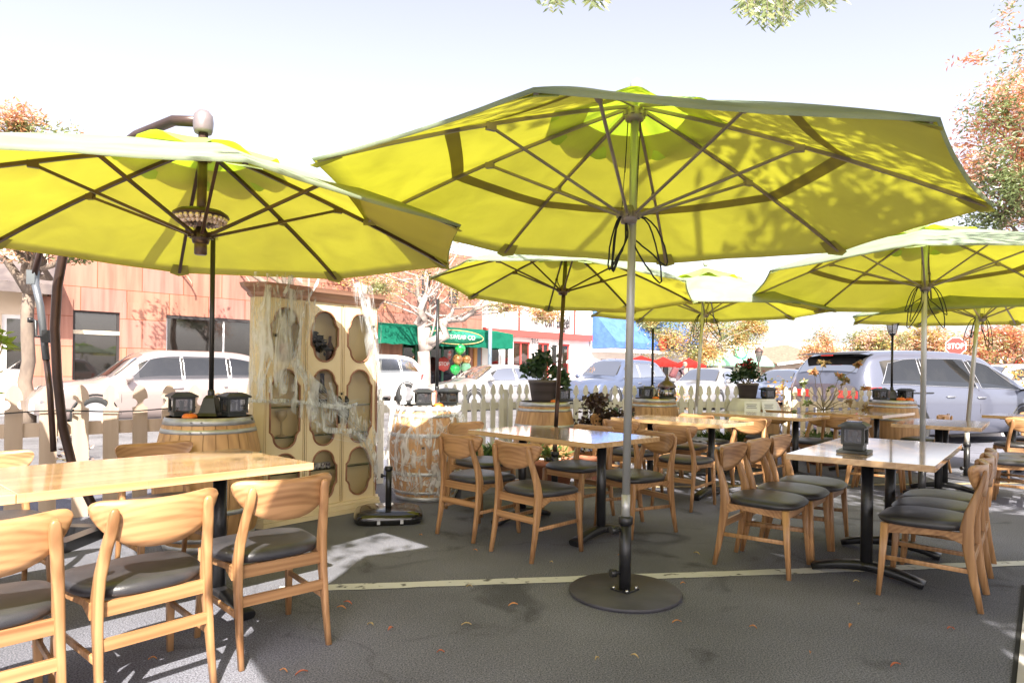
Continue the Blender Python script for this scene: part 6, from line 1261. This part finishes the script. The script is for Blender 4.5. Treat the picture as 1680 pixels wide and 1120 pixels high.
b = BP['b6']; t = potted('potted_plant', 'dark ribbed pot with dark leaves and small red flowers', 'potted plant', b[0] - .06, b[1] + .05, ZB, 'dark', .155, M_potd, [((-.05, 0, .40), (.18, .17, .14)), ((.12, 0, .36), (.15, .15, .13)), ((-.15, 0, .34), (.10, .1, .1)), ((.03, 0, .48), (.13, .12, .09))], 520, .075, [Lk, Lk2], 42, 12, aspect=.6, shell=.2)
mb = MB(); foliage(mb, [((-.15, -.05, .50), (.05, .04, .03)), ((-.05, -.08, .47), (.08, .05, .04)), ((.22, -.05, .40), (.05, .04, .05)), ((.02, -.05, .55), (.04, .04, .03))], 60, .04, 1, random.Random(5), aspect=.8); mb.build('flower', Lfl, t)
q = at(968, 752); potted('potted_shrub', 'dark bronze leaved shrub in a terracotta pot behind the middle table', 'potted shrub', .98, 7.55, 0, 'terra', .24, M_terra, [((-.08, 0, .62), (.22, .2, .28)), ((.06, 0, .72), (.22, .2, .24)), ((-.20, 0, .50), (.15, .15, .2)), ((.24, -.04, .72), (.16, .14, .12)), ((-.02, 0, .90), (.16, .14, .10)), ((.36, -.05, .74), (.07, .08, .06))], 1500, .062, [Lb, Lb, Lk2], 43, 22, aspect=.7, shell=.15)
potted('potted_plant', 'terracotta pot half hidden under the middle table', 'potted plant', .45, 6.95, 0, 'terra', .25, M_terra, [((0, 0, .36), (.18, .18, .08))], 160, .10, [Lgr], 44, 4, aspect=.2)
t = potted('rose_tree', 'little rose tree with peach blooms in a wide terracotta bowl', 'rose tree', 4.30, 9.02, 0, 'bowl', .30, M_terra, [((-.1, 0, .36), (.22, .2, .08)), ((.12, 0, .35), (.2, .2, .07))], 420, .09, [Lgr, Lk2], 45, 6, aspect=.25)
rnd = random.Random(46); mb = MB(); f = Vector((0, 0, .74)); mb.tube([(0, 0, .25), (.01, 0, .5), f], [.014, .012, .011], 8); tips = []
for (dx, dz) in ((-.42, .95), (-.30, 1.12), (-.12, 1.28), (.02, 1.40), (.22, 1.22), (.36, 1.16), (.50, 1.38), (.62, 1.05), (.42, .86), (-.48, .70), (.60, .78), (-.22, .85), (.12, 1.05)):
    e = Vector((dx * .95, rnd.uniform(-.12, .12), dz)); limb(mb, f, e, .007, .002, rnd, 7, .08); tips.append(e)
mb.build('stem', M_stem, t); mb = MB(); foliage(mb, [(e, (.055, .05, .05)) for e in tips], 230, .075, 2, rnd, aspect=.6, shell=.1); mb.build('foliage', [leafmat('rose_leaf', (.20, .24, .08), (.12, .15, .05)), leafmat('rose_leaf_old', (.35, .25, .10), (.25, .16, .06))], t)
mb = MB()
for i in (2, 4, 6, 7, 9): mb = MB(); foliage(mb, [(tips[i], (.035, .035, .03))], 34, .05, 1, rnd, aspect=.9, shell=.1); mb.build('flower', Lpk, t)
def planter(x, y, lx, ly, h, deg, m, label, gm, seed, gh=.16):
    t = thing('planter_box', label, 'planter', (x, y, 0), radians(deg), 'low planters inside the fence'); mb = MB()
    for (cx, cy, sx, sy) in ((0, ly / 2, lx, .02), (0, -ly / 2, lx, .02), (lx / 2 - .01, 0, .02, ly - .02), (-lx / 2 + .01, 0, .02, ly - .02)): mb.box((cx, cy, h / 2), (sx, sy, h))
    mb.build('box', m, t); mb = MB(); mb.box((0, 0, h - .04), (lx - .04, ly - .03, .02)); mb.build('soil', M_soil, t); mb = MB(); rnd = random.Random(seed)
    for _ in range(420):
        x_, y_ = rnd.uniform(-lx, lx) * .47, rnd.uniform(-ly, ly) * .45; a = rnd.uniform(0, 2 * pi); l = gh * rnd.uniform(.6, 1.4); d = Vector((cos(a) * .5, sin(a) * .5, 1)).normalized(); s_ = Vector((-sin(a), cos(a), 0)) * .006; p = Vector((x_, y_, h - .04))
        mb.add([p - s_, p + s_, p + d * l * .6 + s_ * .8, p + d * l + Vector((cos(a), sin(a), 0)) * l * .25, p + d * l * .6 - s_ * .8], [(0, 1, 2, 3, 4)], rnd.choice((0, 0, 1)))
    mb.build('grass', gm, t)
M_gbox = varied('grey_box', (.13, .13, .14), (.2, .2, .2), 5, .8)
planter(-.22, 6.75, 1.0, .3, .28, 43, M_gbox, 'grey planter with grasses behind the middle table chairs', [Lgr, Lk2], 51, .20)
planter(2.85, 8.75, .9, .3, .30, 10, M_gbox, 'grey planter with green grass between the back tables', [Lgr, Lk2], 52, .18)
# green leaves poking in at the left edge
t = thing('potted_plant', 'bright green leaves poking in at the left edge', 'potted plant', (-3.15, 3.62, 0)); mb = MB(); mb.lathe(pot_profile('terra', .2), 28); mb.build('pot', M_terra, t); rnd = random.Random(4); mb = MB(); mb2 = MB()
for k, (px, py) in enumerate(((-6, 545), (0, 560), (-14, 535), (4, 566), (-14, 590), (-6, 640), (-26, 620), (-34, 560), (-10, 652), (6, 552))):
    e = pd(px, py, 3.75) - Vector((-3.15, 3.62, 0)); limb(mb, (0, 0, .2), e, .007, .003, rnd, 6, .03); foliage(mb2, [(e, (.03, .03, .03))], 7, .085, 1, rnd, aspect=.38, shell=.1)
mb.build('stem', M_stem, t); mb2.build('foliage', leafmat('leaf_fresh', (.30, .40, .05), (.2, .3, .04)), t)
# flower beds by the street
def bush(px, y0, d, r, label, mats, seed, n=420, size=.10):
    p = pd(px, y0, d); t = thing('flower_bush', label, 'bush', (p.x, d, 0), 0, 'flowering bushes along the street'); rnd = random.Random(seed); mb = MB(); z = p.z
    for _ in range(10): limb(mb, (rnd.uniform(-.1, .1), rnd.uniform(-.1, .1), 0), (rnd.uniform(-r, r) * .7, rnd.uniform(-r, r) * .5, z + rnd.uniform(-.2, .2) * r), .012, .004, rnd, 5)
    mb.build('stem', M_stem, t); mb = MB(); foliage(mb, [((0, 0, z), (r, r * .8, r * .7)), ((r * .5, 0, z - r * .5), (r * .8, r * .7, r * .6)), ((-r * .5, 0, z - r * .4), (r * .8, r * .7, r * .6)), ((0, 0, max(.25, z - r * 1.1)), (r * .9, r * .8, r * .7))], n, size, len(mats), rnd, aspect=.6, shell=.1); mb.build('foliage', mats, t)
bush(1063, 618, 25, .45, 'yellow flowering bush left of the person', [Lyf, Lol, Ly], 61)
bush(1165, 616, 24.5, .5, 'bright orange flowers right of the street tree', [Lyf, Lyf, Lol], 62)
bush(1105, 645, 13.5, .42, 'yellow bush behind the fence below the person', [Lyf, Lpk, Lol, Ly], 63, 600, .07)
bush(1140, 628, 24, .5, 'yellow green bush right of the silver umbrella pole', [Ly, Lol, Lyf], 64)
bush(1285, 636, 13.0, .40, 'peach and yellow rose bush left of the minivan tail', [Lpk, Ly, Lyf, Lol], 65, 420, .07)
bush(1665, 612, 21, .7, 'yellow flowers at the right edge beyond the minivan', [Lyf, Ly, Lpk], 66)
bush(122, 745, 8.5, .28, 'small dry bush behind the bare wood fence', [Lb, Lp], 67, 300, .07)
# heavy black umbrella base near the cabinet
t = thing('umbrella_base', 'empty black weighted umbrella base in front of the cabinet', 'umbrella base', (-1.00, 5.36, 0), radians(12))
mb = MB(); vs = []; n = 40
for (s, z) in ((.94, 0), (1.0, .02), (1.0, .055), (.93, .085), (.72, .105), (.0, .11)):
    for j in range(n):
        a = 2 * pi * j / n; e = 2 / 4.5; vs.append((math.copysign(abs(cos(a)) ** e, cos(a)) * .275 * s, math.copysign(abs(sin(a)) ** e, sin(a)) * .235 * s, z))
mb.add(vs, [(i * n + j, i * n + (j + 1) % n, (i + 1) * n + (j + 1) % n, (i + 1) * n + j) for i in range(5) for j in range(n)], 0, True); norm_out(mb.build('weight', mat('gloss_black', (.010, .010, .011), .2, coat=.6), t))
mb = MB(); mb.tube([(0, 0, .10), (0, 0, .43)], .025, 16); mb.lathe([(.029, .40), (.031, .41), (.031, .435), (.025, .437)], 16); mb.tube([(-.02, 0, .36), (-.05, 0, .36)], .008, 8); mb.tube([(-.045, 0, .36), (-.065, 0, .36)], .018, 10); mb.build('tube', M_black, t)
for x in (-.08, .10): mb = MB(); mb.box((x, -.236, .03), (.025, .012, .03)); mb.build('foot_clip', M_hoop, t)

# ------------------------------------------------------------------ fallen leaves
rnd = random.Random(77); M_fl = [mat('dry_leaf_a', (.50, .22, .08), .8), mat('dry_leaf_b', (.42, .12, .06), .8), mat('dry_leaf_c', (.45, .33, .15), .8)]
def leafmesh(m, l=.05):
    mb = MB(); mb.grid(lambda u, v: Vector(((v - .5) * l, (u - .5) * l * .30 * sin(pi * min(.98, max(.04, v))) , .006 + .010 * sin(v * 3) + .010 * abs(u - .5))), 4, 6); return mb.mesh('fallen_leaf', m)
LM = [leafmesh(m, l) for m in M_fl for l in (.035, .05)]
spots = [(842, 995), (495, 1108), (905, 812 + 60), (780, 905), (905, 925), (1143, 910), (1235, 1032), (1410, 995), (770, 965), (1470, 1095), (1395, 1030), (1560, 1035), (765, 1028), (1120, 960), (640, 1035), (250, 1085), (60, 1060), (980, 1085), (1330, 1075), (1600, 870), (690, 880), (1020, 912), (560, 1000)] + [(rnd.uniform(430, 1650), rnd.uniform(880, 1115)) for _ in range(7)]
for (x, y) in spots:
    o = bpy.data.objects.new('fallen_leaf', rnd.choice(LM)); COL.objects.link(o); p = at(x, y); o.location = (p.x, p.y, .002); o.rotation_euler = (rnd.uniform(-.2, .2), rnd.uniform(-.2, .2), rnd.uniform(0, 6.3)); tag(o, 'small dry fallen leaf lying on the asphalt', 'leaf', 'fallen leaves on the asphalt')
